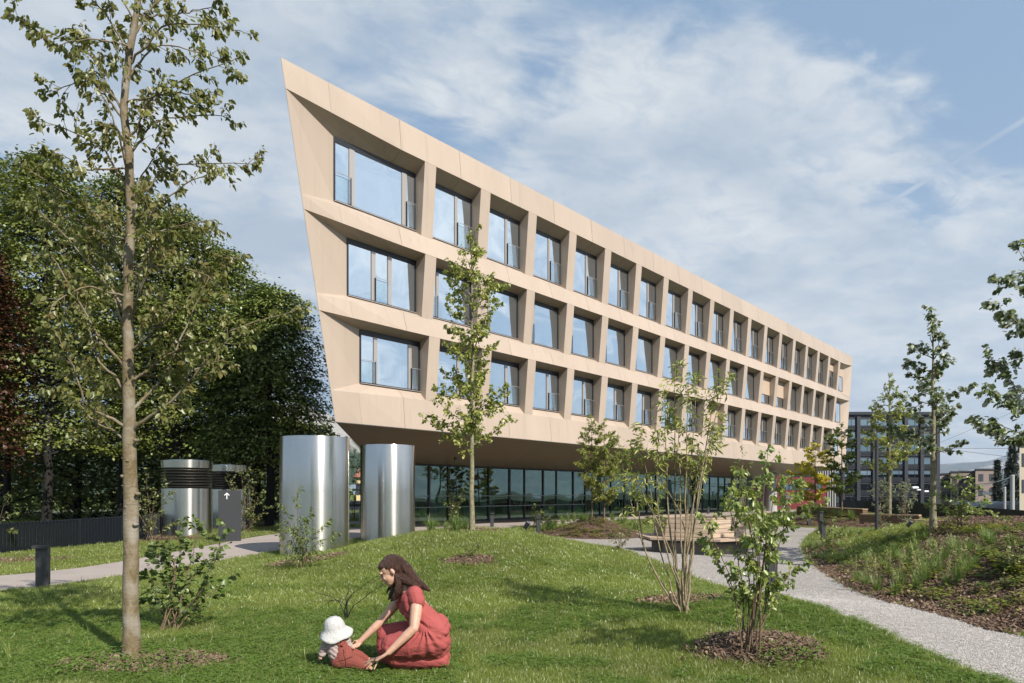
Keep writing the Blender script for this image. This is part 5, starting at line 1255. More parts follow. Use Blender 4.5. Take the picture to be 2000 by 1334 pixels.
M['wire'] = mat('dark_overhead_wire', (.05, .05, .055), rough=.6)
M['lamp_white'] = mat('white_lamp_housing', (.65, .66, .68), rough=.4)
M['inside_dark'] = mat('dark_office_interior', (.05, .06, .065), rough=.9)

def zc(y, Y): return EYE + (CY - y) / FPX * Y
def xc(x, Y): return (x - CX) / FPX * Y

def dark_block():
    Y = 170.0; x0, x1 = xc(1558, Y), xc(1831, Y); zt = zc(810, Y); zb = -4.6; D_ = 30
    t = thing('apartment_block', (x0, Y, zb), 'dark slate-coloured multi-storey block with pale window strips behind the trees', 'building')
    MB().box(((x0 + x1) / 2, Y + D_ / 2 + .3, (zt + zb) / 2), (x1 - x0, D_, zt - zb)).build('wall', M['dk_wall'], t)
    MB().box(((x0 + x1) / 2, Y + D_ / 2, zt + .35), (x1 - x0 + .4, D_ + .5, .7)).build('parapet', M['dk_band'], t)
    bay = 31.0 / FPX * Y; n = int((x1 - x0) / bay); st = 25.2 / FPX * Y; k = 0
    proto = None
    for j in range(8):
        zz = zt - 1.1 - j * st
        for i in range(n + 1):
            xa = x1 - (i + 1) * bay + .45; xb = xa + bay - .95
            if xa < x0: continue
            if proto is None:
                w = bpy.data.objects.new('window', None); COL.objects.link(w); w.parent = t; w.location = Vector((xa, Y, zz)) - Vector(t.location)
                fr = MB(); W_ = xb - xa; hh = 1.62
                fr.box((xa + W_ / 2, Y + .27, zz - .04), (W_, .1, .08)).box((xa + W_ / 2, Y + .27, zz - hh), (W_, .1, .08)).box((xa + .04, Y + .27, zz - hh / 2), (.08, .1, hh - .1)).box((xb - .04, Y + .27, zz - hh / 2), (.08, .1, hh - .1)).box((xa + W_ * .64, Y + .27, zz - hh / 2), (.12, .1, hh - .1))
                fr.build('frame', M['dk_band'], w)
                MB().quad((xa + .08, Y + .26, zz - hh + .04), (xb - .08, Y + .26, zz - hh + .04), (xb - .08, Y + .26, zz - .08), (xa + .08, Y + .26, zz - .08)).build('pane', M['far_glass'], w)
                proto = w
            else:
                w = copy_tree(proto, t); w.location = Vector((xa, Y, zz)) - Vector(t.location)
        if j < 8:
            for q in range(3):
                MB().box(((x0 + x1) / 2, Y + .14, zz - 1.9 - q * .36), (x1 - x0 - .2, .1, .26)).build('spandrel_slat', M['dk_band'], t)
    for i in range(n + 2):
        xa = x1 - i * bay
        if xa < x0 - .2: continue
        MB().box((xa, Y - .05, (zt + zb) / 2 - .2), (.85, .5, zt - zb - .5)).build('pilaster', M['dk_wall'], t)
dark_block()

def red_building():
    Y = 140.0; x0, x1 = xc(1517, Y), xc(1614, Y); t = thing('red_building', (x0, Y, -4.6), 'low building with bright red facade bands seen under the overhang', 'building')
    zt = zc(929, Y)
    MB().box(((x0 + x1) / 2, Y + 9, (zt - 4.6) / 2), (x1 - x0, 18, zt + 4.6)).build('wall', M['red'], t)
    MB().box(((x0 + x1) / 2, Y - .02, zc(951, Y)), (x1 - x0 - 2, .1, 1.15)).build('window_band', M['far_glass'], t)
    for i in range(12):
        MB().box((x0 + 1 + (x1 - x0 - 2) * i / 11, Y - .08, zc(951, Y)), (.16, .12, 1.2)).build('band_mullion', M['dk_band'], t)
    MB().box(((x0 + x1) / 2, Y - .02, zc(928.5, Y)), (x1 - x0 - 2, .1, .6)).build('window_band', M['dk_band'], t)
    # striped dark block at its right
    x2, x3 = xc(1615, Y), xc(1655, Y); t = thing('striped_building', (x2, Y + 4, -4.6), 'narrow dark block with white vertical fins beside the red building', 'building')
    zt = zc(912, Y); MB().box(((x2 + x3) / 2, Y + 12, (zt - 4.6) / 2), (x3 - x2, 14, zt + 4.6)).build('wall', M['dk_wall'], t)
    for i in range(8):
        MB().box((x2 + .3 + (x3 - x2 - .6) * i / 7, Y + 4.8, (zt + 0) / 2), (.2, .3, zt + 2.5)).build('fin', M['pole'], t)
red_building()

def house(name, label, x0, x1, ytop, Y, depth, wall, wins, roof=None, zb=-4.6, rows=2, cols=4, ww=1.1, wh=1.5, gable=0.0):
    X0, X1, zt = xc(x0, Y), xc(x1, Y), zc(ytop, Y)
    t = thing(name, (X0, Y, zb), label, 'building')
    kx = depth / Y                       # the side walls run along the line of sight
    def quad_(z, e=0.0, y0=0.0, y1=None): y1 = depth if y1 is None else y1; return [(X0 * (1 + y0 / Y) - e, Y + y0 - e, z), (X1 * (1 + y0 / Y) + e, Y + y0 - e, z), (X1 * (1 + y1 / Y) + e, Y + y1 + e, z), (X0 * (1 + y1 / Y) - e, Y + y1 + e, z)]
    MB().hexa(quad_(zb), quad_(zt)).build('wall', wall, t)
    if gable: MB().hexa(quad_(zt, .4), quad_(zt + gable, -.5, depth * .45, depth * .55)).build('roof', roof, t)
    else: MB().hexa(quad_(zt + .003, .2), quad_(zt + .3, .2)).build('roof', roof or M['dk_wall'], t)
    for j in range(rows):
        for i in range(cols):
            cx = X0 + (X1 - X0) * (i + .5) / cols; cz = zt - 1.6 - j * 3.0
            w = MB().box((cx, Y - .02, cz), (ww, .08, wh)).build('window', wins, t)
            MB().box((cx, Y - .07, cz), (.07, .05, wh)).build('frame', M['dk_band'], w)
M['dull_glass'] = mat('dull_dark_window', (.05, .055, .065), rough=.25)
house('pink_house', 'low pinkish terrace right of the dark block', 1838, 1858, 927, 150, 12, M['pink_wall'], M['dull_glass'], cols=2, rows=2)
house('pink_house', 'taller pinkish stair tower of the terrace', 1856, 1872, 923, 147, 12, M['pink_wall'], M['dull_glass'], cols=1, rows=2)
house('pink_house', 'long pinkish house wall behind the leafy shrub', 1872, 1906, 922, 150, 12, M['pink_wall'], M['dull_glass'], cols=3, rows=2)
house('pink_house', 'tallest pale house of the row, left of the conifers', 1905, 1947, 918, 143, 12, M['pink_wall'], M['dull_glass'], cols=2, rows=2, ww=1.0)  # darker pinkish wall colour stands in for shade on this front
house('edge_house', 'beige building cut off by the right picture edge', 1991, 2090, 871, 78, 14, M['beige_wall'], M['dull_glass'], cols=3, rows=2, ww=1.4)
house('yellow_house', 'yellow house with red roof glimpsed between the two steel cylinders', 696, 740, 932, 95, 10, M['yellow_wall'], M['dull_glass'], M['roof_red'], zb=0, cols=3, rows=1, gable=1.3)
house('low_shed', 'long dark shed behind the gap between the cylinders', 560, 745, 985, 70, 8, M['dk_wall'], M['far_glass'], M['dk_band'], zb=-1, cols=6, rows=1, wh=.3)

def conifer(x, ytop, hw, Y, label, seed):
    r = np.random.default_rng(seed); cx = xc(x, Y); zb = -4.6; zt = zc(ytop, Y); w = hw / FPX * Y; h = zt - zb
    t = thing('spruce_tree', (cx, Y, zb), label, 'tree', 'dark conifers at the right edge')
    MB().tube([(cx, Y, zb), (cx, Y, zt)], [.25, .03], 6).build('trunk', M['bark_dark'], t)
    P = []; Vx = []; m = 420
    for i in range(m):
        u = i / m; z = zt - u ** .9 * h * .95; L = w * (.08 + .92 * u ** .8) * r.uniform(.6, 1.15); az = r.uniform(0, 6.283); k = 26
        s = r.random(k) ** .7; P.append(np.stack([cx + np.cos(az) * L * s + r.normal(0, .12, k), Y + np.sin(az) * L * s + r.normal(0, .12, k), z - .32 * L * s + .25 * L * s ** 2 + r.normal(0, .08, k)], 1))
    P = np.concatenate(P); o = leaves_mesh('crown', P, .42, M['needle'], t, 'lance', .5, r); tag(o, kind='stuff')
conifer(1977, 868, 34, 112, 'larger dark conifer beside the beige edge building', 1)
conifer(1948, 899, 13, 120, 'small pointed dark conifer left of the larger one', 2)

def masts():
    for (x, y0, y1, Y, r_, lb) in ((1977, 1003, 930, 62, .17, 'thickest grey concrete railway mast near the edge house'), (1962, 1000, 953, 78, .13, 'shorter grey railway mast left of the thick one'), (1975.5, 998, 960, 70, .11, 'thin railway mast close beside the thick one'),
                                   (1923, 995, 962, 82, .08, 'thin pale lamp post in front of the pinkish houses'), (1531, 990, 934, 60, .13, 'grey round post under the far end of the overhang'), (1506, 992, 925, 55, .42, 'broad grey concrete column under the overhang near the red building')):
        cx, zt, zb = xc(x, Y), zc(y1, Y), -4.6 if x > 1600 else .1
        t = thing('railway_mast' if x > 1600 else 'round_post', (cx, Y, zb), lb, 'mast' if x > 1600 else 'post'); MB().tube([(cx, Y, zb - .1), (cx, Y, zt)], [r_ * 1.1, r_], 12).build('pole', M['pole'], t, True, 40)
        MB().tube([(cx, Y, zt), (cx, Y, zt + .12)], [r_ * 1.15, r_ * .9], 12).build('pole_cap', M['pole'], t, True, 40)
        if x in (1923, 1531): MB().box((cx + .35, Y, zt - (.1 if x == 1923 else 1.6)), (.9, .3, .28)).build('lamp_head', M['lamp_white'], t)
    # dark garden mast in front of the dark block
    p = on_ground(1712, 1006); p = Vector((xc(1712, 23.2), 23.2, Hs(xc(1712, 23.2), 23.2)))
    t = thing('garden_mast_light', p, 'tall slim anthracite mast light in front of the dark block', 'lamp post'); zt = zc(872, p.y)
    MB().tube([p, Vector((p.x, p.y, zt))], .055, 14).build('pole', M['anthracite'], t, True, 40); MB().tube([Vector((p.x, p.y, p.z)), Vector((p.x, p.y, p.z + .12))], .13, 14).build('base', M['anthracite'], t, True, 40)
    MB().tube([Vector((p.x, p.y, zt)), Vector((p.x, p.y, zt + .22))], [.065, .065], 14).build('lamp_head', M['anthracite'], t, True, 40)
masts()

def wires():
    W_ = [((1838, 876, 110), (2040, 876, 100), 0, 'upper thin overhead wire against the clouds'), ((1862, 879, 110), (2040, 901, 95), .0, 'sagging overhead wire below the upper one'), ((1832, 866, 110), (1990, 800, 130), 0, 'steep thin wire rising right of the dark block'),
          ((1908, 950, 80), (1977, 931, 62), .1, 'bright thick cable ending at the concrete mast'), ((1700, 951, 90), (1977, 937, 62), .5, 'long sagging wire carrying the hanging street lamps'), ((1720, 962, 90), (1962, 956, 78), .3, 'lower sagging wire behind the silvery tree'),
          ((1640, 958, 95), (1700, 951, 90), .1, 'short wire run left of the hanging lamps'), ((1660, 972, 95), (1923, 968, 82), .3, 'lowest wire crossing in front of the dark block')]
    for a, b, sag, lb in W_:
        A_, B_ = at(*a), at(*b); pts = [A_.lerp(B_, u) - Vector((0, 0, sag * 4 * u * (1 - u))) for u in np.linspace(0, 1, 14)]
        tag(MB().tube(pts, .045 if 'thick' in lb else .025, 5).build('overhead_wire', M['lamp_white'] if 'bright' in lb else M['wire'], None), lb, 'wire', 'overhead wires of the railway')
    for x, y, w, Y, lb in ((1787, 953, 13, 86, 'larger white street lamp hanging from the wires'), (1794, 957, 8, 86.5, 'small white lamp just below the larger hanging one'), (1809, 960, 9, 88, 'white street lamp hanging right of the pair'), (1857, 979, 10, 70, 'white lamp head low behind the leafy shrub')):
        c = at(x, y, Y); s = w / FPX * Y; t = thing('hanging_lamp', c, lb, 'street lamp', 'white hanging street lamps')
        MB().tube([c - Vector((s / 2, 0, 0)), c - Vector((s * .42, 0, 0)), c + Vector((s * .42, 0, 0)), c + Vector((s / 2, 0, 0))], [s * .12, s * .22, s * .22, s * .12], 12).build('housing', M['lamp_white'], t, True, 50)
        MB().tube([c + Vector((0, 0, s * .2)), c + Vector((0, 0, s * .42))], s * .05, 6).build('hanger', M['wire'], t)
wires()

def wagons():
    Y = 88.0; r_ = .62; zt = zc(979, Y)
    for i, (a, b) in enumerate(((1866, 1903), (1905, 1953), (1956, 2010), (2012, 2060))):
        X0, X1 = xc(a, Y), xc(b, Y); c = zt - 1.35
        t = thing('tank_wagon', ((X0 + X1) / 2, Y, -4.6), ['leftmost grey tank wagon behind the dark fence', 'grey tank wagon below the small conifer', 'grey tank wagon by the thick concrete mast', 'grey tank wagon outside the right picture edge'][i], 'railway wagon', 'tank wagons on the railway')
        MB().tube([(X0 + .05, Y, c), (X0 + .25, Y, c), (X1 - .25, Y, c), (X1 - .05, Y, c)], [.9, 1.35, 1.35, .9], 24).build('tank', M['tank'], t, True, 40)
        MB().box(((X0 + X1) / 2, Y, c - 1.5), (X1 - X0, 2.2, .3)).build('chassis', M['dk_band'], t)
        for u in (.18, .32, .68, .82):
            xx = X0 + (X1 - X0) * u; MB().tube([(xx, Y - 1, c - 2.0), (xx, Y + 1, c - 2.0)], .42, 14).build('wheel', M['dk_band'], t)
        MB().tube([((X0 + X1) / 2, Y, c + 1.3), ((X0 + X1) / 2, Y, c + 1.48)], .3, 12).build('dome', M['tank'], t)
wagons()

def mountains():
    def rng_(name, label, xs, ys, Y, depth, matn, seed, rough):
        n, m = 220, 46; r = random.Random(seed); V = []
        x0, x1 = xs
        for j in range(m):
            v = j / (m - 1)
            for i in range(n):
                u = i / (n - 1); X = xc(x0 + (x1 - x0) * u, Y); top = zc(np.interp(u, [k[0] for k in ys], [k[1] for k in ys]), Y)
                f = math.sin(min(v * 1.35, 1) * math.pi / 2) if v < .74 else 1 - (v - .74) * 1.2
                nz = noise.fractal(Vector((X * rough, v * depth * rough * 1.0, seed)), 1.0, 2.1, 8)
                rid = abs(noise.noise(Vector((X * rough * 2.2, v * 1.6, seed + 3.0))))
                z = -4.6 + (top + 4.6) * (f * (1 - .30 * rid * (1 - v)) + nz * .085 * f)
                V.append((X, Y - depth * (1 - v / .74), z))
        Fc = [[j * n + i, j * n + i + 1, (j + 1) * n + i + 1, (j + 1) * n + i] for j in range(m - 1) for i in range(n - 1)]
        tag(mesh_obj(name, V, Fc, M[matn], None, True), kind='structure')
    for nm, c1, c2, snow in (('mountain_rock', (.04, .065, .035), (.36, .35, .33), 0), ('mountain_far', (.05, .07, .05), (.16, .16, .16), 1)):
        m = bpy.data.materials.new(nm); m.use_nodes = True; g = NG(m.node_tree); g.n.clear(); geo = g.node('ShaderNodeNewGeometry')
        sp = g.node('ShaderNodeSeparateXYZ', {0: geo.outputs['Position']}); nz = g.noise(geo.outputs['Position'], .012 if not snow else .004, 9, .7).outputs[0]
        sl = g.node('ShaderNodeSeparateXYZ', {0: geo.outputs['Normal']}).outputs[2]
        hgt = g.math('DIVIDE', sp.outputs[2], 150.0 if not snow else 620.0)
        rock = g.smooth(g.math('ADD', hgt, g.math('MULTIPLY', g.math('SUBTRACT', nz, .5), 2.4)), .45, .85)
        col = g.mix(rock, c1, c2)
        if snow: col = g.mix(g.smooth(g.math('ADD', hgt, g.math('MULTIPLY', g.math('SUBTRACT', nz, .5), 1.0)), .86, 1.0), col, (.75, .77, .8))
        b = g.node('ShaderNodeBsdfPrincipled', {'Base Color': col, 'Roughness': 1.0, 'Specular IOR Level': 0.0})
        g.l.new(g.node('ShaderNodeBump', {'Strength': 1.0, 'Distance': 12.0 if not snow else 40.0, 'Height': g.noise(geo.outputs['Position'], .03 if not snow else .01, 8, .75).outputs[0]}).outputs[0], b.inputs['Normal'])
        g.node('ShaderNodeOutputMaterial', {0: b.outputs[0]}); M[nm] = m
    rng_('mountains', '', (380, 760), [(0, 860), (.3, 835), (.55, 802), (.64, 798), (.72, 815), (.80, 838), (.88, 872), (.94, 905), (1, 940)], 1500, 700, 'mountain_rock', 3, .0035)
    rng_('mountains', '', (1640, 2300), [(0, 930), (.2, 915), (.30, 903), (.36, 904), (.40, 908), (.44, 902), (.5, 890), (.56, 882), (.7, 900), (1, 920)], 8000, 3000, 'mountain_far', 9, .0006)
    rng_('hills', '', (1850, 2400), [(0, 950), (.08, 925), (.13, 911), (.18, 905), (.25, 900), (.33, 880), (.5, 860), (1, 900)], 4200, 1500, 'mountain_rock', 15, .0012)
    # a wooded strip in the far valley closes the horizon
mountains()
def far_woods():
    r = np.random.default_rng(77); n = 9000
    X = np.concatenate([r.uniform(-260, -40, n // 3), r.uniform(80, 420, n - n // 3)]); Y = r.uniform(230, 300, n)
    Z = -4.6 + r.random(n) ** .8 * (6.0 + 2.5 * np.sin(X * .05) + 1.5 * np.sin(X * .17))
    o = leaves_mesh('far_woods', np.stack([X, Y, Z], 1), 3.0, M['lf_forest2'], None, 'round', .1, r); tag(o, 'distant belt of trees behind the houses', 'woods', kind='stuff')
far_woods()

# haze: even thin air around everything
hb = MB().box((0, 3500, 640), (12000, 9800, 1320)).build('haze', M['wire'], None); hb.data.materials.clear()
hm = bpy.data.materials.new('thin_air'); hm.use_nodes = True; g_ = NG(hm.node_tree); g_.n.clear()
pv = g_.node('ShaderNodeVolumePrincipled', {'Color': (.70, .82, 1.0, 1), 'Density': .000085, 'Anisotropy': .2}); o_ = g_.n.new('ShaderNodeOutputMaterial'); g_.l.new(pv.outputs[0], o_.inputs['Volume'])
hb.data.materials.append(hm); tag(hb, 'thin bluish air over the valley', 'haze', kind='stuff')

# ---------------------------------------------------------------- the mother and the child
YW = 6.2
def WZ(zx, zy, dy=0.0):                   # close-up picture units (about a millimetre each) at the distance of the two people
    return at(560 + zx * .22039, 1040 + zy * .22039, YW + dy)
def ellipsoid(mb, c, r, rot=None, n=14, m=10):
    c = np.array(tuple(c)); V = []
    for j in range(m + 1):
        th = math.pi * j / m
        for i in range(n):
            a = 2 * math.pi * i / n; v = Vector((r[0] * math.sin(th) * math.cos(a), r[1] * math.sin(th) * math.sin(a), r[2] * math.cos(th)))
            if rot is not None: v = rot @ v
            V.append(tuple(c + np.array(v)))
    f = [[j * n + i, (j + 1) * n + i, (j + 1) * n + (i + 1) % n, j * n + (i + 1) % n] for j in range(m) for i in range(n)]
    mb.add(V, f)
def chain(mb, pts, rad, n=12):
    for p, r in zip(pts, rad): ellipsoid(mb, p, (r, r, r), n=n, m=8)
    for i in range(len(pts) - 1):
        a, b = np.array(tuple(pts[i])), np.array(tuple(pts[i + 1])); L = np.linalg.norm(b - a) + 1e-9
        mb.tube([a, a * .67 + b * .33, a * .33 + b * .67, b], np.linspace(rad[i], rad[i + 1], 4), n)
def fuse(mb, name, m, parent, voxel=.006, smooth=4, disp=None):
    """one continuous surface grown over overlapping shapes"""
    V = np.concatenate(mb.v); me = bpy.data.meshes.new('raw'); me.from_pydata([tuple(q) for q in V], [], mb.f); me.update()
    o = bpy.data.objects.new('raw', me); COL.objects.link(o)
    a = o.modifiers.new('r', 'REMESH'); a.mode = 'VOXEL'; a.voxel_size = voxel
    b = o.modifiers.new('s', 'SMOOTH'); b.iterations = smooth; b.factor = .5
    dg = bpy.context.evaluated_depsgraph_get(); me2 = bpy.data.meshes.new_from_object(o.evaluated_get(dg))
    bpy.data.objects.remove(o); bpy.data.meshes.remove(me)
    n = len(me2.vertices); co = np.empty(n * 3, np.float32); me2.vertices.foreach_get('co', co); co = co.reshape(-1, 3)
    nr = np.empty(n * 3, np.float32); me2.vertices.foreach_get('normal', nr); nr = nr.reshape(-1, 3)
    if disp is not None: co = co + nr * disp(co)[:, None]
    off = np.array(parent_loc(parent)); co = co - off
    me2.vertices.foreach_set('co', co.astype(np.float32).ravel()); me2.update(); me2.name = name
    me2.polygons.foreach_set('use_smooth', np.ones(len(me2.polygons), bool)); me2.materials.clear(); me2.materials.append(m)
    r = bpy.data.objects.new(name, me2); COL.objects.link(r); r.parent = parent
    return r
def skin_mat():
    m = mat('light_skin', (.47, .28, .20), rough=.5, var=.06, vscale=30)
    b = m.node_tree.nodes[m['bsdf']]; b.inputs['Subsurface Weight'].default_value = .12; b.inputs['Subsurface Radius'].default_value = (.02, .008, .005); return m
M['skin'] = skin_mat()
M['hair'] = mat('dark_brown_hair', (.055, .022, .014), rough=.36, var=.5, vscale=55, stretch=(1.6, 1.6, .25), bump=.9, bscale=150)
M['dress'] = mat('coral_red_cotton', (.30, .060, .056), rough=.85, var=.08, vscale=9, bump=.35, bscale=55)
M['overall'] = mat('rust_corduroy', (.28, .066, .048), rough=.9)
g = NG(M['overall'].node_tree)
_b = M['overall'].node_tree.nodes[M['overall']['bsdf']]
_w = g.node('ShaderNodeTexWave', {'Vector': g.node('ShaderNodeMapping', {'Vector': g.node('ShaderNodeNewGeometry').outputs['Position'], 'Rotation': (0, R(25), 0)}).outputs[0], 'Scale': 34.0, 'Distortion': .6})
g.l.new(g.node('ShaderNodeBump', {'Strength': .8, 'Distance': .004, 'Height': _w.outputs[1]}).outputs[0], _b.inputs['Normal'])
g.l.new(g.mix(_w.outputs[1], (.15, .036, .028), (.26, .066, .046)), _b.inputs['Base Color'])
M['shirt'] = mat('taupe_striped_shirt', (.38, .29, .27), rough=.9)
g = NG(M['shirt'].node_tree); _b = M['shirt'].node_tree.nodes[M['shirt']['bsdf']]
_w = g.node('ShaderNodeTexWave', {'Vector': g.node('ShaderNodeNewGeometry').outputs['Position'], 'Scale': 22.0, 'Distortion': 1.0}, bands_direction='Z')
g.l.new(g.mix(_w.outputs[1], (.25, .18, .165), (.38, .31, .29)), _b.inputs['Base Color'])
M['hat'] = mat('white_cotton_hat', (.42, .42, .415), rough=.9, bump=.6, bscale=26)
M['shoe'] = mat('pale_pink_shoe', (.62, .42, .34), rough=.7)
M['dark_small'] = mat('black_band', (.01, .01, .01), rough=.5)
M['lip'] = mat('lip', (.42, .15, .13), rough=.4); M['eye'] = mat('dark_eye', (.03, .02, .015), rough=.2)

def woman():
    base = WZ(1150, 1205); base.z = Hs(base.x, base.y)
    t = thing('person', base, 'dark-haired woman in a coral red dress kneeling on the lawn and reaching for the child', 'person')
    hc = WZ(918, 345, -.02)
    f = Vector((-.80, -.16, -.56)).normalized(); s = Vector((0, -1, 0)); s = (s - f * s.dot(f)).normalized(); u = f.cross(s).normalized()
    if u.z < 0: u = -u
    Rm = Matrix((f, s, u)).transposed()
    Lc = lambda a, b, c: hc + f * a + s * b + u * c
    mb = MB()
    ellipsoid(mb, Lc(-.015, 0, .025), (.098, .074, .098), Rm)
    ellipsoid(mb, Lc(.035, 0, -.03), (.062, .058, .080), Rm); ellipsoid(mb, Lc(.055, 0, -.075), (.036, .040, .036), Rm); ellipsoid(mb, Lc(.078, 0, -.096), (.016, .018, .014), Rm)
    chain(mb, [Lc(.090, 0, .018), Lc(.104, 0, -.010), Lc(.110, 0, -.026)], [.008, .009, .0105], 10)
    for q in (-1, 1):
        ellipsoid(mb, Lc(.070, q * .030, -.025), (.022, .022, .022), Rm); ellipsoid(mb, Lc(.078, q * .028, .032), (.016, .024, .010), Rm)
        ellipsoid(mb, Lc(-.020, q * .075, -.012), (.018, .010, .031), Rm); ellipsoid(mb, Lc(.098, q * .008, -.032), (.007, .007, .006), Rm)
    ellipsoid(mb, Lc(.089, 0, -.058), (.011, .021, .007), Rm); ellipsoid(mb, Lc(.087, 0, -.071), (.011, .018, .007), Rm)
    chain(mb, [Lc(-.045, 0, -.04), WZ(1040, 470), WZ(1090, 560)], [.058, .053, .062])
    # trunk and folded legs inside the dress
    chain(mb, [WZ(1110, 580), WZ(1190, 700), WZ(1290, 850)], [.085, .09, .11])
    for dy in (-.13, .13): chain(mb, [WZ(1300, 900, dy), WZ(900, 985, dy), WZ(940, 1130, dy * .8), WZ(1360, 1135, dy * .4)], [.085, .06, .05, .03])
    # near arm
    sh, el, wr = WZ(1160, 572, -.165), WZ(1128, 850, -.30), WZ(905, 1062, -.36)
    chain(mb, [sh, sh.lerp(el, .4), sh.lerp(el, .8), el, el.lerp(wr, .3), el.lerp(wr, .75), wr], [.046, .054, .047, .041, .041, .031, .027])
    def hand(wr, kn, tips, thumb, curl, w=.030):
        d = (kn - wr).normalized(); side = d.cross(curl).normalized()
        for q in (-1, -.33, .33, 1): chain(mb, [wr + side * q * .012, wr.lerp(kn, .55) + side * q * .026, kn + side * q * w], [.017, .014, .0105], 8)
        for q, tip in zip((-1, -.33, .33, 1), tips):
            a = kn + side * q * w; m1 = a.lerp(tip, .42) - curl * .010; m2 = a.lerp(tip, .75) - curl * .006
            chain(mb, [a, m1, m2, tip], [.0098, .0088, .0080, .0068], 8)
        b = wr.lerp(kn, .35) + side * thumb[1] * .022; chain(mb, [b, b.lerp(thumb[0], .5) + curl * .004, thumb[0]], [.013, .0105, .008], 8)
    hand(wr, WZ(808, 1128, -.35), [WZ(775, 1212, -.36), WZ(706, 1210, -.345), WZ(690, 1182, -.325), WZ(684, 1156, -.30)], (WZ(745, 1128, -.28), 1), Vector((-.25, .0, -.97)))
    # far arm
    sh, el, wr = WZ(1010, 585, .16), WZ(850, 775, .16), WZ(648, 968, .08)
    chain(mb, [sh, sh.lerp(el, .5), el, el.lerp(wr, .35), el.lerp(wr, .8), wr], [.050, .045, .038, .038, .029, .026])
    hand(wr, WZ(598, 1000, .05), [WZ(585, 1045, -.02), WZ(563, 1030, -.0), WZ(552, 1008, .02), WZ(550, 985, .05)], (WZ(600, 960, .0), -1), Vector((-.5, .3, -.8)), .026)
    fuse(mb, 'body', M['skin'], t, .0052, 3)
    for q in (-1, 1):
        e = MB(); ellipsoid(e, Lc(.0835, q * .029, .008), (.006, .012, .003), Rm); e.build('eye', M['eye'], t, True)
        e = MB(); chain(e, [Lc(.090, q * .012, .034), Lc(.090, q * .028, .040), Lc(.078, q * .044, .034)], [.0025, .003, .002], 6); e.build('eyebrow', M['hair'], t, True)
    e = MB(); ellipsoid(e, Lc(.0975, 0, -.058), (.004, .017, .0045), Rm); ellipsoid(e, Lc(.0945, 0, -.069), (.004, .014, .005), Rm); e.build('lips', M['lip'], t, True)
    # hair: cap over the skull, half gathered at the back, long locks behind and over the far shoulder
    h = MB()
    ellipsoid(h, Lc(-.045, 0, .034), (.108, .084, .104), Rm, 20, 14)
    ellipsoid(h, Lc(.012, 0, .072), (.064, .066, .050), Rm)
    ellipsoid(h, Lc(-.085, 0, -.01), (.075, .078, .085), Rm)
    lk = [([(1000, 260, -.03), (1070, 330, -.03), (1130, 420, -.04), (1200, 470, -.05), (1262, 512, -.05)], [.05, .052, .045, .034, .014]), ([(1040, 300, .03), (1110, 390, .02), (1170, 455, .0), (1235, 500, -.02)], [.05, .05, .04, .014]),
          ([(1010, 390, -.06), (1060, 430, -.08), (1120, 460, -.08), (1180, 480, -.08)], [.035, .035, .028, .012]),
          ([(985, 390, -.055), (1000, 450, -.07), (985, 520, -.06), (955, 580, -.04), (925, 605, -.03)], [.032, .036, .034, .026, .010]), ([(960, 430, .02), (960, 500, .03), (930, 560, .05), (905, 590, .05)], [.04, .04, .03, .010]),
          ([(1020, 400, .02), (1010, 480, .04), (975, 560, .04)], [.045, .042, .02]), ([(925, 460, .06), (905, 500, .07), (885, 540, .07)], [.018, .014, .006])]
    for p, r in lk: chain(h, [WZ(*q) for q in p], r)
    fuse(h, 'hair', M['hair'], t, .006, 3, lambda c: 0.0022 * np.sin(c[:, 0] * 260 + c[:, 2] * 90 + 2 * np.sin(c[:, 2] * 40)) * np.cos(c[:, 1] * 150))
    c = MB(); ellipsoid(c, WZ(1064, 288, -.055), (.018, .012, .016)); c.build('hair_clip', M['dark_small'], t, True)
    # dress
    d = MB()
    for dy in (-.10, 0, .10):
        chain(d, [WZ(1105, 600, dy), WZ(1150, 700, dy), WZ(1230, 790, dy), WZ(1290, 900, dy * 1.3)], [.098, .118, .135, .155])
    for dy in (-1, 1): ellipsoid(d, WZ(1060, 665, dy * .07), (.070, .075, .075))
    ellipsoid(d, WZ(1330, 860, 0), (.128, .20, .15)); ellipsoid(d, WZ(1330, 980, 0), (.13, .22, .16))
    chain(d, [WZ(1290, 950, -.13), WZ(1100, 985, -.15), WZ(950, 1010, -.15)], [.155, .145, .118]); chain(d, [WZ(1250, 930, .12), WZ(1050, 900, .15), WZ(890, 905, .16)], [.16, .125, .100])
    chain(d, [WZ(885, 920, .15), WZ(860, 1000, .12), WZ(900, 1110, .10)], [.095, .070, .085]); chain(d, [WZ(950, 1020, -.14), WZ(975, 1110, -.12), WZ(1150, 1120, -.12), WZ(1300, 1130, -.10), WZ(1370, 1130, -.08)], [.112, .090, .085, .075, .066])
    chain(d, [WZ(1370, 1070, -.02), WZ(1395, 1090, .02), WZ(1405, 1160, -.02)], [.075, .062, .036]); chain(d, [WZ(960, 1130, .05), WZ(1350, 1130, .08)], [.085, .075]); chain(d, [WZ(1000, 1060, .0), WZ(1300, 1060, .0)], [.13, .13])
    for q, (a, b) in ((-1, ((1135, 545, -.14), (1158, 612, -.178))), (1, ((1055, 560, .13), (1020, 610, .155)))): chain(d, [WZ(*a), WZ(*b)], [.074, .071])
    chain(d, [WZ(1120, 520, -.08), WZ(1150, 560, 0), WZ(1100, 530, .08)], [.055, .07, .055])
    z_w = WZ(1250, 780).z; x_w = WZ(1250, 780).x
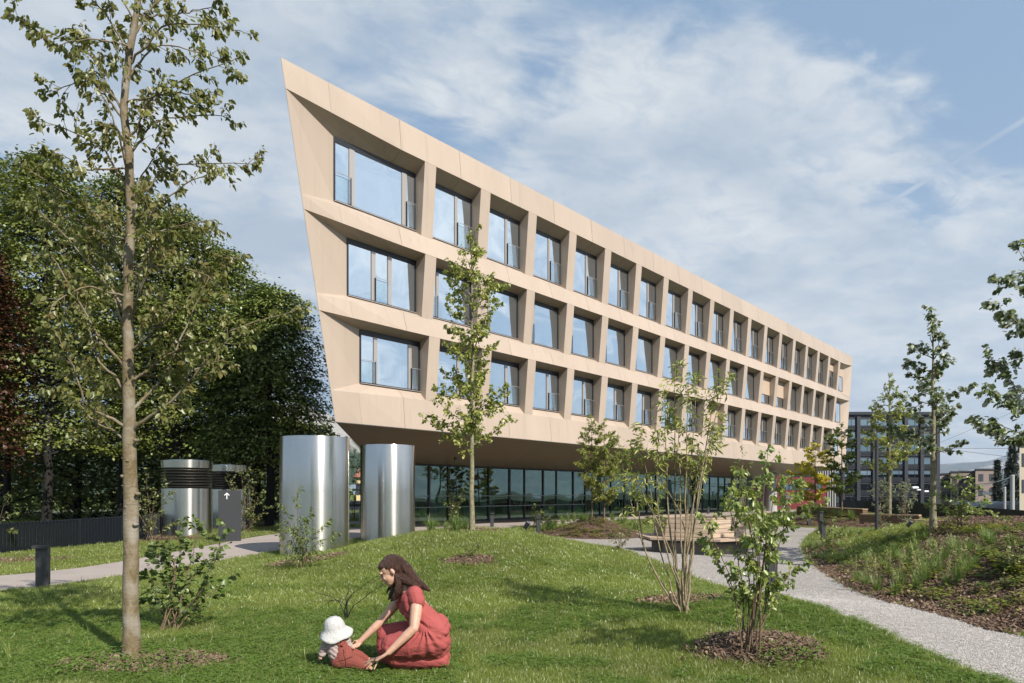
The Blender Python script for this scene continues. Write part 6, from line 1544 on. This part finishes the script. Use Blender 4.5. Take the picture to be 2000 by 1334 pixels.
    def folds(c):
        x, y, z = c[:, 0], c[:, 1], c[:, 2]
        sk = sstep(z_w + .03, z_w - .10, z)
        a = np.arctan2(z - z_w, x - x_w); r_ = np.hypot(z - z_w, x - x_w)
        f1 = np.sin(a * 16 + 3.0 * np.sin(y * 11) + r_ * 9) * .0055 * np.exp(-(r_ / .30) ** 2)
        f2 = np.abs(np.sin(z * 44 + x * 10 + 2.2 * np.sin(x * 8 + y * 6))) ** .7 * .0042 - .002
        w = -.016 * np.exp(-((z - z_w + (x - x_w) * .55) / .018) ** 2)
        t_ = np.sin(x * 60 - z * 42 + 2 * np.sin(z * 22)) * .0018
        return sk * (f1 * 1.6 + f2) + (1 - sk) * t_ + w
    dr = fuse(d, 'dress', M['dress'], t, .0065, 5, folds)
    # thin band round the waist and a hair tie on the wrist
    w = MB(); a, b = WZ(905, 1058, -.36), WZ(888, 1073, -.361); w.tube([a.lerp(b, .2), b], [.0285, .0285], 14, caps=False)
    b = MB(); b.tube([WZ(788, 1105, -.368), WZ(778, 1130, -.374), WZ(790, 1165, -.374)], .004, 6); b.build('hair_tie', M['dark_small'], t, True)
woman()

def child():
    base = WZ(520, 1210, -.1); base.z = Hs(base.x, base.y)
    t = thing('person', base, 'small child in white sun hat and rust corduroy dungarees sitting with back turned', 'person')
    D0 = -.10
    Z = lambda x, y, dy=0.0: WZ(x, y, D0 + dy)
    s = MB()                              # body
    ellipsoid(s, Z(418, 880, .03), (.078, .082, .085)); chain(s, [Z(425, 930, .03), Z(440, 980, .02), Z(480, 1090)], [.04, .06, .08])
    chain(s, [Z(345, 975, .03), Z(322, 1060, .0), Z(300, 1108, -.01)], [.034, .028, .020]); 
    for i, (a, b_) in enumerate(((-.012, -.02), (-.004, -.03), (.005, -.03), (.012, -.02))): chain(s, [Z(300, 1105, a), Z(288 + i * 3, 1128, a + b_ * .3)], [.0085, .0065], 8)
    chain(s, [Z(298, 1100, -.02), Z(306, 1122, -.03)], [.008, .006], 8)
    chain(s, [Z(500, 1120), Z(610, 1160, -.04), Z(700, 1195, -.05), Z(745, 1215, -.06)], [.07, .045, .032, .026]); chain(s, [Z(540, 1080, .08), Z(650, 1110, .10), Z(710, 1135, .12)], [.06, .045, .03])
    chain(s, [Z(530, 960, .08), Z(552, 1000, .06), Z(590, 1020, .03)], [.034, .028, .018])
    for (a, b_) in (((742, 1218, -.07), (800, 1250, -.09)), ((715, 1130, .12), (745, 1128, .10))):
        chain(s, [Z(*a), Z(*b_)], [.026, .020])
        for q in range(5): chain(s, [Z(b_[0] + 2, b_[1] + (q - 2) * 6, b_[2] + (q - 2) * .004), Z(b_[0] + 26 - q * 3, b_[1] + 2 + (q - 2) * 8, b_[2] + (q - 2) * .006)], [.009, .007], 8)
    fuse(s, 'body', M['skin'], t, .005, 2)
    sh = MB()
    chain(sh, [Z(400, 965, .02), Z(470, 965, .03), Z(520, 970, .05)], [.052, .058, .048]); chain(sh, [Z(430, 990, .01), Z(450, 1070)], [.078, .085])
    chain(sh, [Z(362, 975, .02), Z(336, 1025, .01), Z(318, 1080, -.005)], [.047, .042, .034]); chain(sh, [Z(530, 965, .06), Z(550, 1000, .05), Z(572, 1015, .04)], [.042, .036, .028])
    chain(sh, [Z(345, 1030, .0), Z(400, 1050, .02)], [.02, .04])
    fuse(sh, 'shirt', M['shirt'], t, .0055, 3, lambda c: .0028 * np.sin(c[:, 2] * 150 + 3 * np.sin(c[:, 0] * 40)))
    o = MB()
    chain(o, [Z(478, 1015, .0), Z(500, 1080), Z(505, 1140)], [.068, .092, .095]); ellipsoid(o, Z(495, 1140, 0), (.105, .11, .075))
    chain(o, [Z(520, 1130, -.03), Z(610, 1150, -.05), Z(695, 1190, -.06)], [.085, .062, .046]); chain(o, [Z(540, 1070, .07), Z(640, 1100, .09), Z(700, 1130, .11)], [.07, .054, .04])
    fuse(o, 'dungarees', M['overall'], t, .0055, 3)
    for a, m_, b_ in (((415, 938, .0), (440, 968, -.055), (478, 1000, -.068)), ((522, 935, .02), (505, 968, -.05), (488, 1000, -.068))):
        q = MB(); pts = [Z(*a), Z(*m_), Z(*b_)]
        for i in range(2):
            p0, p1 = pts[i], pts[i + 1]; d_ = (p1 - p0).normalized(); sd_ = d_.cross(Vector((0, 1, 0))).normalized() * .0145; n_ = Vector((0, -.006, 0))
            q.hexa([p0 - sd_, p0 + sd_, p0 + sd_ + n_, p0 - sd_ + n_], [p1 - sd_, p1 + sd_, p1 + sd_ + n_, p1 - sd_ + n_])
        q.build('strap', M['overall'], t)
    # seams of the dungarees
    q = MB(); q.tube([Z(520, 1010, -.09), Z(520, 1080, -.115), Z(530, 1170, -.118)], .003, 5); q.tube([Z(420, 1150, -.09), Z(500, 1128, -.118), Z(590, 1090, -.10)], .003, 5); q.build('seam', M['overall'], t)
    # hat: soft crown and wide wavy brim
    c = Z(425, 850, .03); tilt = Matrix.Rotation(R(-6), 3, 'Y') @ Matrix.Rotation(R(12), 3, 'X'); n = 64
    prof = [(.0, .108), (.035, .105), (.064, .090), (.082, .062), (.092, .030), (.096, .010), (.104, -.005), (.124, -.026), (.142, -.050), (.150, -.064), (.148, -.067), (.120, -.032), (.094, -.004), (.086, .02)]
    V = []
    for k, (r_, z_) in enumerate(prof):
        for i in range(n):
            a = 2 * math.pi * i / n; wv = max(0, (r_ - .096)) / .054; r2 = r_ * (1 + .05 * wv * math.sin(3 * a + 1) + .012 * math.sin(6 * a) * (r_ < .09)); z2 = z_ + wv * .014 * math.sin(2 * a + .7) + wv * .008 * math.sin(5 * a)
            V.append(tuple(c + tilt @ Vector((r2 * math.cos(a), r2 * math.sin(a), z2))))
    Fc = [[k * n + i, k * n + (i + 1) % n, (k + 1) * n + (i + 1) % n, (k + 1) * n + i] for k in range(len(prof) - 1) for i in range(n)]
    ht = mesh_obj('sun_hat', V, Fc, M['hat'], t, True)
    q = MB()
    for j in range(6):
        a = j * math.pi / 3 + .2; q.tube([c + tilt @ Vector((r_ * 1.012 * math.cos(a), r_ * 1.012 * math.sin(a), z_ + .001)) for r_, z_ in prof[1:6]], .0016, 5)
    q.build('crown_seam', M['hat'], ht)
child()
